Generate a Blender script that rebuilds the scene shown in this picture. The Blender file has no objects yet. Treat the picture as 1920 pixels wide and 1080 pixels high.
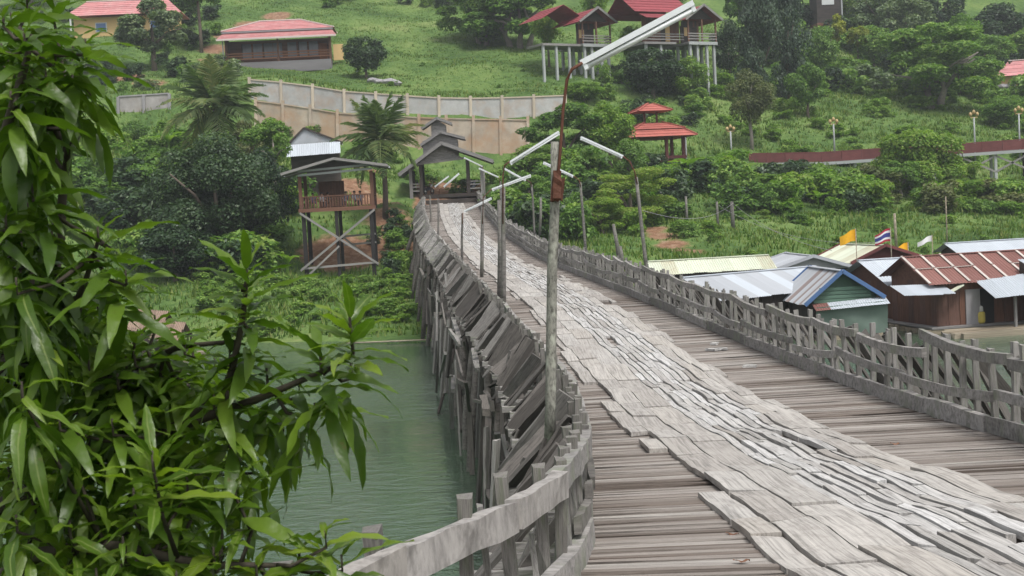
import bpy, bmesh, math, random
import numpy as np
from mathutils import Vector, Matrix, Euler

random.seed(7)
rng = np.random.default_rng(7)
R = math.radians
scene = bpy.context.scene
col = scene.collection

# ------------------------------------------------------------------ camera
FOC = 2500.0                      # focal length in pixels of the 1920 px wide photograph
HOR = 406.0                       # image row of the horizon
EYE = 2.9                         # eye height (z = 0 is the sagging middle of the deck)
PITCH = math.atan((540 - HOR) / FOC)
ROLL = 0.052                      # the camera was held slightly rolled: level lines climb to the right
cam_d = bpy.data.cameras.new('camera')
cam = bpy.data.objects.new('camera', cam_d)
col.objects.link(cam)
cam.location = (0, 0, EYE)
cam.rotation_euler = (Matrix.Rotation(R(90) - PITCH, 3, 'X') @ Matrix.Rotation(-ROLL, 3, 'Z')).to_euler()
cam_d.sensor_width = 36
cam_d.lens = FOC / 1920 * 36
cam_d.clip_end = 2000
cam_d.clip_start = 0.05
cam_d.dof.use_dof = True
cam_d.dof.focus_distance = 16
cam_d.dof.aperture_fstop = 14
scene.camera = cam

# ------------------------------------------------------------------ overcast sky and soft sun
SUN_EL, SUN_AZ = R(62), R(150)
world = bpy.data.worlds.new('World')
scene.world = world
world.use_nodes = True
wn = world.node_tree.nodes; wl = world.node_tree.links
wn.clear()
sky = wn.new('ShaderNodeTexSky'); sky.sky_type = 'NISHITA'; sky.sun_disc = False
sky.sun_elevation = SUN_EL; sky.sun_rotation = SUN_AZ
sky.air_density = 1.0; sky.dust_density = 4.0; sky.ozone_density = 1.0
hs = wn.new('ShaderNodeHueSaturation'); hs.inputs['Saturation'].default_value = 0.22
hs.inputs['Value'].default_value = 1.0
bg = wn.new('ShaderNodeBackground'); bg.inputs['Strength'].default_value = 0.12
wo = wn.new('ShaderNodeOutputWorld')
wl.new(sky.outputs[0], hs.inputs['Color']); wl.new(hs.outputs[0], bg.inputs['Color'])
wl.new(bg.outputs[0], wo.inputs['Surface'])
sun_d = bpy.data.lights.new('sun', 'SUN'); sun_d.energy = 1.5; sun_d.angle = R(14)
sun_d.color = (1.0, 0.97, 0.92)
sun = bpy.data.objects.new('sun', sun_d); col.objects.link(sun)
sdir = Vector((math.cos(SUN_EL) * math.sin(SUN_AZ), math.cos(SUN_EL) * math.cos(SUN_AZ), math.sin(SUN_EL)))
sun.rotation_euler = sdir.to_track_quat('Z', 'Y').to_euler()
sun.location = (0, 0, 60)
scene.view_settings.view_transform = 'Standard'
scene.view_settings.look = 'None'
scene.view_settings.exposure = 0.70
scene.view_settings.gamma = 1
scene.cycles.max_bounces = 6
scene.cycles.transparent_max_bounces = 6
scene.cycles.caustics_reflective = False
scene.cycles.caustics_refractive = False

# ------------------------------------------------------------------ helpers
def P(px, py, d):
    """world point at distance Y = d seen at pixel (px, py) of the 1920x1080 photograph"""
    cr, sr = math.cos(ROLL), math.sin(ROLL)
    a, b = px - 960, py - 540
    u = (a * cr - b * sr) / FOC; v = -(a * sr + b * cr) / FOC
    c, s = math.cos(PITCH), math.sin(PITCH)
    dx, dy, dz = u, c + v * s, -s + v * c
    k = d / dy
    return Vector((dx * k, d, EYE + dz * k))

ROOT = {}
def thing(name, label, cat, loc=(0, 0, 0), rz=0.0, group=None):
    o = bpy.data.objects.new(name, None); col.objects.link(o)
    o.empty_display_size = 0.3
    o.location = loc; o.rotation_euler = (0, 0, rz)
    o['label'] = label; o['category'] = cat; o['kind'] = 'thing'
    if group: o['group'] = group
    ROOT[o] = (Matrix.Translation(Vector(loc)) @ Matrix.Rotation(rz, 4, 'Z'))
    return o

def inv(parent):
    if parent is None or parent not in ROOT: return Matrix.Identity(4)
    return ROOT[parent].inverted()

def tag(o, label, cat, group=None, kind=None):
    if label: o['label'] = label
    if cat: o['category'] = cat
    if group: o['group'] = group
    if kind: o['kind'] = kind
    return o

def mesh(name, verts, faces, mat=None, smooth=False):
    me = bpy.data.meshes.new(name)
    verts = np.asarray(verts, dtype=np.float32).reshape(-1, 3)
    if isinstance(faces, np.ndarray):
        nf, k = faces.shape
        me.vertices.add(len(verts)); me.vertices.foreach_set('co', verts.ravel())
        me.loops.add(nf * k); me.loops.foreach_set('vertex_index', faces.ravel().astype(np.int32))
        me.polygons.add(nf); me.polygons.foreach_set('loop_start', np.arange(0, nf * k, k, dtype=np.int32))
        me.polygons.foreach_set('loop_total', np.full(nf, k, dtype=np.int32))
        me.update(calc_edges=True); me.validate()
    else:
        me.from_pydata([tuple(map(float, v)) for v in verts], [], [tuple(f) for f in faces]); me.update()
    if smooth:
        me.polygons.foreach_set('use_smooth', np.ones(len(me.polygons), dtype=bool))
    if mat: me.materials.append(mat)
    return me

def put(name, me, parent=None, M=None, world_M=True):
    """link a mesh object; M is a world matrix (made local to parent) unless world_M is False"""
    o = bpy.data.objects.new(name, me); col.objects.link(o)
    if parent is not None: o.parent = parent
    if M is None: M = Matrix.Identity(4)
    if world_M and parent is not None:
        M = inv_chain(parent) @ M
    o.matrix_basis = M
    ROOT[o] = None
    return o

PW = {}
def inv_chain(parent):
    if parent in ROOT and ROOT[parent] is not None: return ROOT[parent].inverted()
    if parent in PW: return PW[parent].inverted()
    return Matrix.Identity(4)

def keep(o, parent):
    """remember the world matrix of a part, so that sub-parts can be given world matrices"""
    base = ROOT[parent] if ROOT.get(parent) is not None else PW.get(parent, Matrix.Identity(4))
    PW[o] = base @ o.matrix_basis
    return o

def frame(p0, p1, w, h, up=Vector((0, 0, 1)), roll=0.0):
    """matrix that maps the unit beam (x -.5..5, y, z) onto the segment p0-p1; w across, h along 'up'"""
    p0, p1 = Vector(p0), Vector(p1)
    x = (p1 - p0); L = x.length; x.normalize()
    up = Vector(up)
    y = up.cross(x)
    if y.length < 1e-4: y = Vector((0, 1, 0)).cross(x)
    y.normalize(); z = x.cross(y)
    m = Matrix((x, y, z)).transposed().to_4x4()
    if roll: m = m @ Matrix.Rotation(roll, 4, 'X')
    return Matrix.Translation((p0 + p1) / 2) @ m @ Matrix.Diagonal((L, w, h, 1))

# unit beams with slightly uneven edges
def unit_beam(jit, segs, seed, mat=None, name='beam'):
    r = random.Random(seed)
    v = []; f = []
    for i in range(segs + 1):
        x = -0.5 + i / segs
        for (y, z) in ((-.5, -.5), (.5, -.5), (.5, .5), (-.5, .5)):
            v.append((x + (r.uniform(-.004, .004) if 0 < i < segs else r.uniform(-.006, .006)), y + r.uniform(-jit, jit), z + r.uniform(-jit, jit)))
    for i in range(segs):
        a = i * 4; b = a + 4
        for k in range(4):
            f.append((a + k, b + k, b + (k + 1) % 4, a + (k + 1) % 4))
    f = [tuple(reversed(q)) for q in f]
    f.append((0, 1, 2, 3)[::1]); n = segs * 4
    f.append((n + 3, n + 2, n + 1, n))
    f[-2] = (0, 1, 2, 3); 
    me = mesh(name, v, f, mat)
    bm = bmesh.new(); bm.from_mesh(me); bmesh.ops.recalc_face_normals(bm, faces=bm.faces); bm.to_mesh(me); bm.free()
    return me

BEAM = {}
def beam_mesh(mat, kind='rough', var=0):
    key = (mat.name, kind, var)
    if key not in BEAM:
        jit, segs = {'rough': (.11, 5), 'plank': (.10, 8), 'clean': (.0, 1), 'board': (.05, 6)}[kind]
        BEAM[key] = unit_beam(jit, segs, var * 13 + 5, mat, 'beam_' + mat.name)
    return BEAM[key]

def beam(name, parent, p0, p1, w, h, mat, kind='rough', up=(0, 0, 1), roll=0.0, world_M=True):
    var = random.randrange(5) if kind != 'clean' else 0
    M = frame(p0, p1, w, h, up, roll)
    return put(name, beam_mesh(mat, kind, var), parent, M, world_M)

def box(name, parent, c, s, mat, world_M=False, kind='clean', rz=0.0):
    M = Matrix.Translation(Vector(c)) @ Matrix.Rotation(rz, 4, 'Z') @ Matrix.Diagonal((s[0], s[1], s[2], 1))
    return put(name, beam_mesh(mat, kind, 0 if kind == 'clean' else random.randrange(5)), parent, M, world_M)

class MB:
    """collects transformed boxes into one mesh"""
    def __init__(self): self.v = []; self.f = []; self.n = 0
    def add(self, M, me):
        co = np.empty(len(me.vertices) * 3, dtype=np.float32); me.vertices.foreach_get('co', co); co = co.reshape(-1, 3)
        A = np.array(M)
        self.v.append(co @ A[:3, :3].T + A[:3, 3])
        for p in me.polygons: self.f.append(tuple(i + self.n for i in p.vertices))
        self.n += len(co)
    def build(self, name, mat, parent=None):
        me = mesh(name, np.concatenate(self.v), self.f, mat)
        return put(name, me, parent, Matrix.Identity(4))

def tube_mesh(pts, radii, mat, sides=7, name='tube', smooth=True):
    pts = [Vector(p) for p in pts]; v = []; f = []
    ref = Vector((0.31, 0.2, 0.93)).normalized()
    for i, p in enumerate(pts):
        t = (pts[min(i + 1, len(pts) - 1)] - pts[max(i - 1, 0)]).normalized()
        a = t.cross(ref)
        if a.length < .05: a = t.cross(Vector((1, 0, 0)))
        a.normalize(); b = t.cross(a)
        for k in range(sides):
            an = 2 * math.pi * k / sides
            v.append(p + (a * math.cos(an) + b * math.sin(an)) * radii[i])
    for i in range(len(pts) - 1):
        for k in range(sides):
            k2 = (k + 1) % sides
            f.append((i * sides + k, i * sides + k2, (i + 1) * sides + k2, (i + 1) * sides + k))
    f.append(tuple(range(sides))[::-1]); f.append(tuple((len(pts) - 1) * sides + k for k in range(sides)))
    return mesh(name, v, f, mat, smooth)

def tube(name, parent, pts, radii, mat, sides=7, world_M=True):
    if not isinstance(radii, (list, tuple)): radii = [radii] * len(pts)
    o0 = Vector(pts[0])
    me = tube_mesh([Vector(p) - o0 for p in pts], radii, mat, sides, name)
    return put(name, me, parent, Matrix.Translation(o0), world_M)

# ------------------------------------------------------------------ materials
def new_mat(name):
    m = bpy.data.materials.new(name); m.use_nodes = True
    nt = m.node_tree; b = nt.nodes['Principled BSDF']
    return m, nt.nodes, nt.links, b

def N(nodes, t, **kw):
    n = nodes.new(t)
    for k, v in kw.items():
        if k in n.inputs: n.inputs[k].default_value = v
        else: setattr(n, k, v)
    return n

def rnd_node(nodes, links):
    oi = nodes.new('ShaderNodeObjectInfo'); ge = nodes.new('ShaderNodeNewGeometry')
    a = N(nodes, 'ShaderNodeMath', operation='ADD'); fr = N(nodes, 'ShaderNodeMath', operation='FRACT')
    links.new(oi.outputs['Random'], a.inputs[0]); links.new(ge.outputs['Random Per Island'], a.inputs[1])
    links.new(a.outputs[0], fr.inputs[0])
    return fr.outputs[0]

def ramp(nodes, stops):
    r = nodes.new('ShaderNodeValToRGB')
    e = r.color_ramp.elements
    while len(e) > 1: e.remove(e[-1])
    e[0].position = stops[0][0]; e[0].color = (*stops[0][1], 1)
    for p, c in stops[1:]:
        q = e.new(p); q.color = (*c, 1)
    return r

def wood(name, cols, dark=(.05, .045, .04), grain=(1.5, 14, 14), stain=.5, rough=.85, bump=.4, scale=1.0, streak=.6, moss=None):
    """weathered wood: per-piece tone, grain along the piece, dark stains"""
    m, n, l, b = new_mat(name)
    tc = n.new('ShaderNodeTexCoord')
    rnd = rnd_node(n, l)
    off = N(n, 'ShaderNodeVectorMath', operation='MULTIPLY_ADD')
    cmb = n.new('ShaderNodeCombineXYZ')
    m1 = N(n, 'ShaderNodeMath', operation='MULTIPLY'); m1.inputs[1].default_value = 57.0
    l.new(rnd, m1.inputs[0])
    for i in range(3): l.new(m1.outputs[0], cmb.inputs[i])
    l.new(tc.outputs['Object'], off.inputs[0]); off.inputs[1].default_value = tuple(g * scale for g in grain); l.new(cmb.outputs[0], off.inputs[2])
    g = N(n, 'ShaderNodeTexNoise', Scale=1.6, Detail=7.0, Roughness=.65); l.new(off.outputs[0], g.inputs['Vector'])
    off2 = N(n, 'ShaderNodeVectorMath', operation='MULTIPLY_ADD')
    l.new(tc.outputs['Object'], off2.inputs[0]); off2.inputs[1].default_value = (5 * scale, 3 * scale, 3 * scale); l.new(cmb.outputs[0], off2.inputs[2])
    s = N(n, 'ShaderNodeTexNoise', Scale=1.3, Detail=5.0, Roughness=.7); l.new(off2.outputs[0], s.inputs['Vector'])
    k = len(cols)
    tone = ramp(n, [(i / max(1, k - 1), c) for i, c in enumerate(cols)]); l.new(rnd, tone.inputs[0])
    gr = ramp(n, [(.30, (1 - streak, 1 - streak, 1 - streak)), (.52, (.92, .92, .92)), (.72, (1.12, 1.12, 1.12))]); l.new(g.outputs['Fac'], gr.inputs[0])
    mx = N(n, 'ShaderNodeMix', data_type='RGBA', blend_type='MULTIPLY'); mx.inputs[0].default_value = 1
    l.new(tone.outputs[0], mx.inputs[6]); l.new(gr.outputs[0], mx.inputs[7])
    st = ramp(n, [(.50, (0, 0, 0)), (.72, (1, 1, 1))]); l.new(s.outputs['Fac'], st.inputs[0])
    sm = N(n, 'ShaderNodeMath', operation='MULTIPLY'); sm.inputs[1].default_value = stain; l.new(st.outputs[0], sm.inputs[0])
    mx2 = N(n, 'ShaderNodeMix', data_type='RGBA'); l.new(sm.outputs[0], mx2.inputs[0]); l.new(mx.outputs[2], mx2.inputs[6]); mx2.inputs[7].default_value = (*dark, 1)
    last = mx2.outputs[2]
    if moss:
        ms = N(n, 'ShaderNodeTexNoise', Scale=.9, Detail=6.0); 
        off3 = N(n, 'ShaderNodeVectorMath', operation='ADD'); l.new(off2.outputs[0], off3.inputs[0]); off3.inputs[1].default_value = (31, 7, 19); l.new(off3.outputs[0], ms.inputs['Vector'])
        mr = ramp(n, [(.5, (0, 0, 0)), (.7, (.8, .8, .8))]); l.new(ms.outputs['Fac'], mr.inputs[0])
        mx3 = N(n, 'ShaderNodeMix', data_type='RGBA'); l.new(mr.outputs[0], mx3.inputs[0]); l.new(last, mx3.inputs[6]); mx3.inputs[7].default_value = (*moss, 1)
        last = mx3.outputs[2]
    l.new(last, b.inputs['Base Color'])
    b.inputs['Roughness'].default_value = rough
    b.inputs['Specular IOR Level'].default_value = .25
    bp = N(n, 'ShaderNodeBump', Strength=bump, Distance=.02); l.new(g.outputs['Fac'], bp.inputs['Height']); l.new(bp.outputs[0], b.inputs['Normal'])
    return m

def plain(name, colr, rough=.7, var=.25, nscale=3.0, spec=.3, dirt=None, metal=0.0, coords='Object', dirt_amt=.6, dirt_lo=.48):
    """painted / plain material with soft mottling and optional dirt"""
    m, n, l, b = new_mat(name)
    tc = n.new('ShaderNodeTexCoord')
    rnd = rnd_node(n, l)
    nz = N(n, 'ShaderNodeTexNoise', Scale=nscale, Detail=6.0, Roughness=.65)
    ge = n.new('ShaderNodeNewGeometry')
    l.new(tc.outputs['Object'] if coords == 'Object' else ge.outputs['Position'], nz.inputs['Vector'])
    r1 = ramp(n, [(.3, (1 - var,) * 3), (.7, (1 + var * .6,) * 3)]); l.new(nz.outputs['Fac'], r1.inputs[0])
    r2 = ramp(n, [(0, (1 - var * .6,) * 3), (1, (1 + var * .4,) * 3)]); l.new(rnd, r2.inputs[0])
    mx = N(n, 'ShaderNodeMix', data_type='RGBA', blend_type='MULTIPLY'); mx.inputs[0].default_value = 1
    mx.inputs[6].default_value = (*colr, 1); l.new(r1.outputs[0], mx.inputs[7])
    my = N(n, 'ShaderNodeMix', data_type='RGBA', blend_type='MULTIPLY'); my.inputs[0].default_value = 1
    l.new(mx.outputs[2], my.inputs[6]); l.new(r2.outputs[0], my.inputs[7])
    last = my.outputs[2]
    if dirt:
        d = N(n, 'ShaderNodeTexNoise', Scale=nscale * .6, Detail=8.0, Roughness=.7)
        ad = N(n, 'ShaderNodeVectorMath', operation='ADD'); ad.inputs[1].default_value = (17, 5, 3)
        l.new(tc.outputs['Object'] if coords == 'Object' else ge.outputs['Position'], ad.inputs[0]); l.new(ad.outputs[0], d.inputs['Vector'])
        dr = ramp(n, [(dirt_lo, (0, 0, 0)), (dirt_lo + .2, (dirt_amt,) * 3)]); l.new(d.outputs['Fac'], dr.inputs[0])
        mz = N(n, 'ShaderNodeMix', data_type='RGBA'); l.new(dr.outputs[0], mz.inputs[0]); l.new(last, mz.inputs[6]); mz.inputs[7].default_value = (*dirt, 1)
        last = mz.outputs[2]
    l.new(last, b.inputs['Base Color']); b.inputs['Roughness'].default_value = rough
    b.inputs['Specular IOR Level'].default_value = spec; b.inputs['Metallic'].default_value = metal
    bp = N(n, 'ShaderNodeBump', Strength=.15, Distance=.02); l.new(nz.outputs['Fac'], bp.inputs['Height']); l.new(bp.outputs[0], b.inputs['Normal'])
    return m

def leafmat(name, cols, rough=.5, trans=.35, spec=.3, objw=.5):
    m, n, l, b = new_mat(name)
    oi = n.new('ShaderNodeObjectInfo'); ge = n.new('ShaderNodeNewGeometry')
    mm = N(n, 'ShaderNodeMix', data_type='FLOAT'); mm.inputs[0].default_value = objw
    l.new(ge.outputs['Random Per Island'], mm.inputs[2]); l.new(oi.outputs['Random'], mm.inputs[3])
    k = len(cols)
    r = ramp(n, [(.08 + .84 * i / max(1, k - 1), c) for i, c in enumerate(cols)]); l.new(mm.outputs[0], r.inputs[0])
    nz = N(n, 'ShaderNodeTexNoise', Scale=.5, Detail=3.0); l.new(ge.outputs['Position'], nz.inputs['Vector'])
    r2 = ramp(n, [(.3, (.75, .78, .75)), (.7, (1.2, 1.15, 1.0))]); l.new(nz.outputs['Fac'], r2.inputs[0])
    mx = N(n, 'ShaderNodeMix', data_type='RGBA', blend_type='MULTIPLY'); mx.inputs[0].default_value = 1
    l.new(r.outputs[0], mx.inputs[6]); l.new(r2.outputs[0], mx.inputs[7])
    l.new(mx.outputs[2], b.inputs['Base Color']); b.inputs['Roughness'].default_value = rough
    b.inputs['Specular IOR Level'].default_value = spec
    tr = n.new('ShaderNodeBsdfTranslucent')
    br = N(n, 'ShaderNodeMix', data_type='RGBA', blend_type='MULTIPLY'); br.inputs[0].default_value = 1
    l.new(mx.outputs[2], br.inputs[6]); br.inputs[7].default_value = (1.5, 1.7, .7, 1)
    l.new(br.outputs[2], tr.inputs['Color'])
    ms = n.new('ShaderNodeMixShader'); ms.inputs[0].default_value = trans
    out = n['Material Output']
    l.new(b.outputs[0], ms.inputs[1]); l.new(tr.outputs[0], ms.inputs[2]); l.new(ms.outputs[0], out.inputs['Surface'])
    return m

W_DECK = wood('deck_wood', [(.13, .104, .088), (.27, .236, .210), (.36, .327, .300), (.20, .164, .140), (.41, .380, .35), (.29, .250, .222)], grain=(3, 16, 6), stain=.55, streak=.65)
W_TREAD = wood('runner_wood', [(.36, .345, .325), (.52, .51, .50), (.44, .42, .395), (.58, .57, .56), (.48, .465, .45), (.32, .295, .27)], dark=(.16, .145, .13), grain=(30, .55, 9), stain=.4, streak=.6, scale=1.0)
W_WIDE = wood('wide_board_wood', [(.41, .38, .345), (.48, .455, .425), (.36, .335, .31), (.45, .43, .405)], dark=(.14, .12, .105), grain=(26, .45, 9), stain=.4, streak=.6)
W_RAIL = wood('rail_wood', [(.26, .25, .24), (.35, .33, .315), (.21, .20, .19), (.39, .37, .355)], dark=(.07, .065, .06), grain=(2.5, 10, 10), stain=.6, streak=.6, moss=(.20, .215, .16))
W_NEAR = wood('near_rail_wood', [(.31, .295, .285), (.37, .35, .335), (.33, .305, .28)], dark=(.08, .072, .066), grain=(7, 6, 3), stain=.75, streak=.45)
W_POST = wood('post_wood', [(.17, .16, .15), (.23, .215, .20), (.14, .13, .12)], dark=(.04, .037, .035), grain=(2, 9, 9), stain=.6, moss=(.14, .15, .11))
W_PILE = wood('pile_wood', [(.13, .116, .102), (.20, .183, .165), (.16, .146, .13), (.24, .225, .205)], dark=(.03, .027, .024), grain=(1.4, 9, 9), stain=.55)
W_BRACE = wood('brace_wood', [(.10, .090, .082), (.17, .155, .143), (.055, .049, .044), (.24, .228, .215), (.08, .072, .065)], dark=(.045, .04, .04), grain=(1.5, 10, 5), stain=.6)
W_RED = wood('red_brown_wood', [(.17, .085, .058), (.21, .105, .07), (.14, .07, .05)], grain=(1.5, 8, 8), stain=.4)
W_DARK = wood('dark_wood', [(.06, .05, .045), (.085, .07, .06)], grain=(1.5, 8, 8), stain=.4)
W_GREY = wood('grey_shelter_wood', [(.26, .25, .245), (.34, .325, .315), (.29, .275, .265)], grain=(1.5, 9, 9), stain=.35)
W_SHING = wood('grey_shingle', [(.21, .20, .20), (.28, .27, .265), (.24, .23, .225)], grain=(3, 8, 8), stain=.4)
W_LICHEN = wood('lichen_post', [(.27, .265, .23), (.32, .315, .275)], dark=(.045, .042, .034), grain=(8, 8, 3), stain=.9, streak=.7, scale=3.0, moss=(.42, .43, .36))
M_RUST = plain('rusty_pipe', (.13, .055, .035), .8, .4, 9)
M_WHITE = plain('white_enamel', (.74, .77, .79), .35, .06, 6, dirt=(.4, .39, .36), dirt_amt=.35, dirt_lo=.55)
M_TUBE = plain('frosted_tube', (.80, .82, .83), .25, .03, 4)
M_CONC = plain('concrete', (.44, .44, .43), .9, .2, .9, dirt=(.40, .29, .21), dirt_amt=.6, coords='World')
M_CONC2 = plain('stained_concrete', (.48, .41, .335), .9, .3, .6, dirt=(.42, .27, .17), dirt_amt=.75, coords='World', dirt_lo=.42)
M_PIER = plain('pale_column', (.38, .40, .40), .8, .15, 2)
# ------------------------------------------------------------------ terrain
def wp(px, py, d): return tuple(P(px, py, d))
ctrl = [(-90, 40, -8), (-40, 40, -8), (0, 40, -8), (40, 40, -8), (90, 40, -8), (-40, 22, -8), (0, 22, -8), (40, 22, -8),
        (-90, 20, -8), (90, 20, -8), (-40, 60, -7), (0, 58, -7), (40, 65, -8), (90, 65, -8), (140, 65, -8), (-90, 60, -8),
        (-60, 0, 1.2), (-25, 0, 1.2), (-6, 0, 1.1), (6, 0, 1.0), (25, 0, 1.2), (60, 0, 1.2),
        (-60, 6, -1.2), (-25, 6, -1.2), (-5, 6, -1.4), (6, 6, -1.6), (25, 6, -1.2), (60, 6, -1.2),
        (-60, 12, -5.4), (-25, 12, -5.4), (0, 12, -5.4), (25, 12, -5.4), (60, 12, -5.4),
        (-60, -40, 3), (0, -40, 3), (60, -40, 3), (140, 0, 1), (-140, 0, 1), (140, 40, -8), (-140, 40, -8)]
ctrl += [(-36, 93, -4.3), (-26, 89, -4.3), (-18, 85, -4.3), (-11, 81, -4.3), (-4.8, 77, -4.3), (0, 78, -4.4)]
ctrl += [(-60, 94, -4.3), (-90, 92, -4.3), (-140, 90, -4.3)]
ctrl += [wp(*a) for a in [(100, 520, 106), (400, 545, 97), (600, 540, 95), (750, 540, 95), (840, 560, 92), (0, 520, 107),
         (250, 440, 113), (450, 440, 113), (640, 518, 109), (560, 528, 105), (690, 520, 105), (100, 440, 113), (560, 385, 123), (650, 372, 125), (745, 362, 124), (720, 470, 114), (800, 480, 112), (775, 400, 121),
         (960, 500, 100),
         (300, 310, 135), (250, 270, 146), (100, 300, 140), (420, 300, 140),
         
         (855, 345, 143), (760, 345, 138), (960, 370, 132), (660, 330, 136),
         (480, 148, 170), (640, 172, 169), (750, 176, 169), (900, 178, 169), (1050, 178, 169),
         (270, 172, 168), (100, 190, 165),
         (525, 134, 185), (700, 115, 188), (850, 105, 195), (1000, 130, 180), (400, 100, 195),
         (800, 40, 220), (600, 22, 225), (300, 60, 205), (300, 120, 186), (100, 100, 190), (200, 20, 225), (0, 30, 220),
         (-100, -60, 260), (300, -60, 260), (600, -60, 260), (900, -60, 265), (1200, -60, 270), (1500, -60, 280), (1800, -60, 290), (2200, -60, 290),
         (1100, 490, 95), (1100, 445, 112), (1150, 405, 122), (1030, 440, 115), (1300, 475, 106), (1300, 432, 116), (1600, 462, 112), (1600, 408, 127), (1900, 445, 114), (1900, 392, 130),
         (2200, 440, 116), (1500, 378, 136), (1350, 345, 140), (1500, 318, 150), (1700, 318, 151), (1860, 352, 150), (2050, 350, 150),
         (1500, 255, 165), (1700, 275, 161), (1650, 185, 190), (1500, 155, 205), (1700, 132, 215), (1300, 168, 178), (1200, 182, 172), (1080, 205, 165), (1050, 305, 145), (1200, 325, 139),
         (1900, 205, 190), (1600, 60, 245), (1900, 82, 250), (1400, 55, 230), (1150, 65, 215), (2200, 200, 190)]]
ctrl += [(-6, 132.5, 4.3), (-9.5, 132.5, 4.4), (-2.0, 132.5, 4.3), (-6, 140, 4.9), (-7, 126, 2.2), (-5.5, 118, 1.0), (-5, 108, -.6), (-4, 98, -2.2), (-2.2, 88, -3.4), (-11.5, 126, 1.5), (-2, 126, 2.0)]
for px_, bot_, top_, d_ in ((490, 250, 193, 159), (560, 262, 202, 158), (640, 274, 216, 157), (700, 285, 219, 156.5), (770, 294, 222, 156), (860, 306, 226, 155), (930, 306, 226, 155.5), (990, 304, 228, 156)):
    ctrl.append(wp(px_, bot_ + 6, d_ - 1.6)); ctrl.append(wp(px_, top_ + 32, d_ + 1.4))
for px_, bot_, top_, d_ in ((480, 186, 152, 163), (560, 200, 160, 163), (640, 214, 174, 162), (750, 219, 182, 162), (850, 218, 188, 162), (960, 216, 186, 162), (1050, 214, 182, 163)):
    ctrl.append(wp(px_, bot_ + 28, d_ - 1.4)); ctrl.append(wp(px_, top_ + 4, d_ + 1.4))
for px_, bot_, top_, d_ in ((222, 236, 184, 160), (270, 234, 182, 160.5), (318, 232, 178, 161)):
    ctrl.append(wp(px_, bot_ + 2, d_ - 1.4)); ctrl.append(wp(px_, top_ + 4, d_ + 1.4))
ctrl += [(6, 84, -4.4), (12, 90, -4.4), (22, 97, -4.4), (35, 102, -4.4), (60, 104, -4.4), (120, 104, -4.4), (24, 84, -7), (45, 88, -7), (70, 85, -8)]
ctrl += [(-160, 330, 80), (0, 340, 85), (160, 330, 80), (-200, 150, 18), (-200, 240, 45), (200, 150, 14), (200, 240, 40), (-120, 110, 1), (-120, 160, 16), (-120, 220, 38), (130, 130, 4), (0, 420, 95), (-200, 420, 95), (200, 420, 95)]
C = np.array(ctrl, dtype=float)
def _fit(C, lam=.4):
    n = len(C); A = np.zeros((n + 3, n + 3))
    D = np.sqrt(((C[:, None, :2] - C[None, :, :2]) ** 2).sum(-1) + 4.0)
    A[:n, :n] = D - lam * np.eye(n)
    A[:n, n] = 1; A[:n, n + 1:] = C[:, :2]; A[n, :n] = 1; A[n + 1:, :n] = C[:, :2].T
    return np.linalg.solve(A, np.concatenate([C[:, 2], np.zeros(3)]))
COEF = _fit(C)
def Hn(x, y):
    x = np.asarray(x, float); y = np.asarray(y, float)
    out = np.zeros(x.shape)
    for i in range(len(C)):
        out += COEF[i] * np.sqrt((x - C[i, 0]) ** 2 + (y - C[i, 1]) ** 2 + 4.0)
    out += COEF[len(C)] + COEF[len(C) + 1] * x + COEF[len(C) + 2] * y
    return out
def bumpy(x, y):
    return (.35 * np.sin(x * .21 + 1.3 * np.sin(y * .17)) * np.sin(y * .26 + .7) + .22 * np.sin(x * .55 + y * .31 + 2 * np.sin(y * .11)) * np.sin(y * .47 - x * .2)
            + .08 * np.sin(x * 1.3 + 2.1 * np.sin(y * .9)) * np.sin(y * 1.5 + x * .4)) * np.clip((y - 78) / 20, 0, 1)
def H(x, y): return float(Hn(np.array([x]), np.array([y]))[0] + bumpy(np.array([x]), np.array([y]))[0])

gx = np.concatenate([np.arange(-220, -70, 5.0), np.arange(-70, 90, 1.25), np.arange(90, 221, 5.0)])
gy = np.concatenate([np.arange(-60, -6, 6.0), np.arange(-6, 18, 1.5), np.arange(18, 70, 4.0), np.arange(70, 250, 1.25), np.arange(250, 440, 5.0)])
GX, GY = np.meshgrid(gx, gy)
GZ = Hn(GX, GY) + bumpy(GX, GY)
nx, ny = len(gx), len(gy)
idx = np.arange(nx * ny).reshape(ny, nx)
F = np.stack([idx[:-1, :-1].ravel(), idx[:-1, 1:].ravel(), idx[1:, 1:].ravel(), idx[1:, :-1].ravel()], 1)

# bare earth: patches of soil and trodden paths; those under the stilt hut also paint in its shade, as (pixel, pixel, distance, radius, shape power)
SOIL_AND_SHADE = [(735, 372, 124, 2.0), (765, 356, 129, 2.0), (745, 450, 115, 2.0), (655, 335, 134, 2.6), (690, 345, 132, 2.2), (610, 480, 112, 2.6), (650, 470, 113, 3.0), (690, 470, 113, 2.6), (730, 420, 119, 2.2), (775, 470, 113, 1.6),
        (1240, 440, 113, 1.5), (1262, 452, 110, 1.5), (1290, 466, 107, 1.6), (1225, 425, 116, 1.4),
        (470, 40, 214, 2.8), (425, 62, 206, 2.4), (400, 85, 198, 2.2), (395, 110, 190, 2), (520, 28, 222, 2.6),
        (240, 160, 176, 2.4), (280, 168, 172, 2.2), (260, 262, 148, 1.6),
        (690, 300, 149, 2), (860, 340, 142, 3)]
soil_and_shade = np.zeros(GX.shape)
for px, py, d, r in SOIL_AND_SHADE:
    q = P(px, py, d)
    soil_and_shade = np.maximum(soil_and_shade, np.exp(-(((GX - q.x) ** 2 + (GY - q.y) ** 2) / (r * r)) ** 1.5))
soil_and_shade = np.maximum(soil_and_shade, np.clip((3.5 - np.abs(GX + 6.1)) / 1.0, 0, 1) * np.clip((GY - 129.5) / 1.0, 0, 1) * np.clip((150 - GY) / 3.0, 0, 1))
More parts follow.
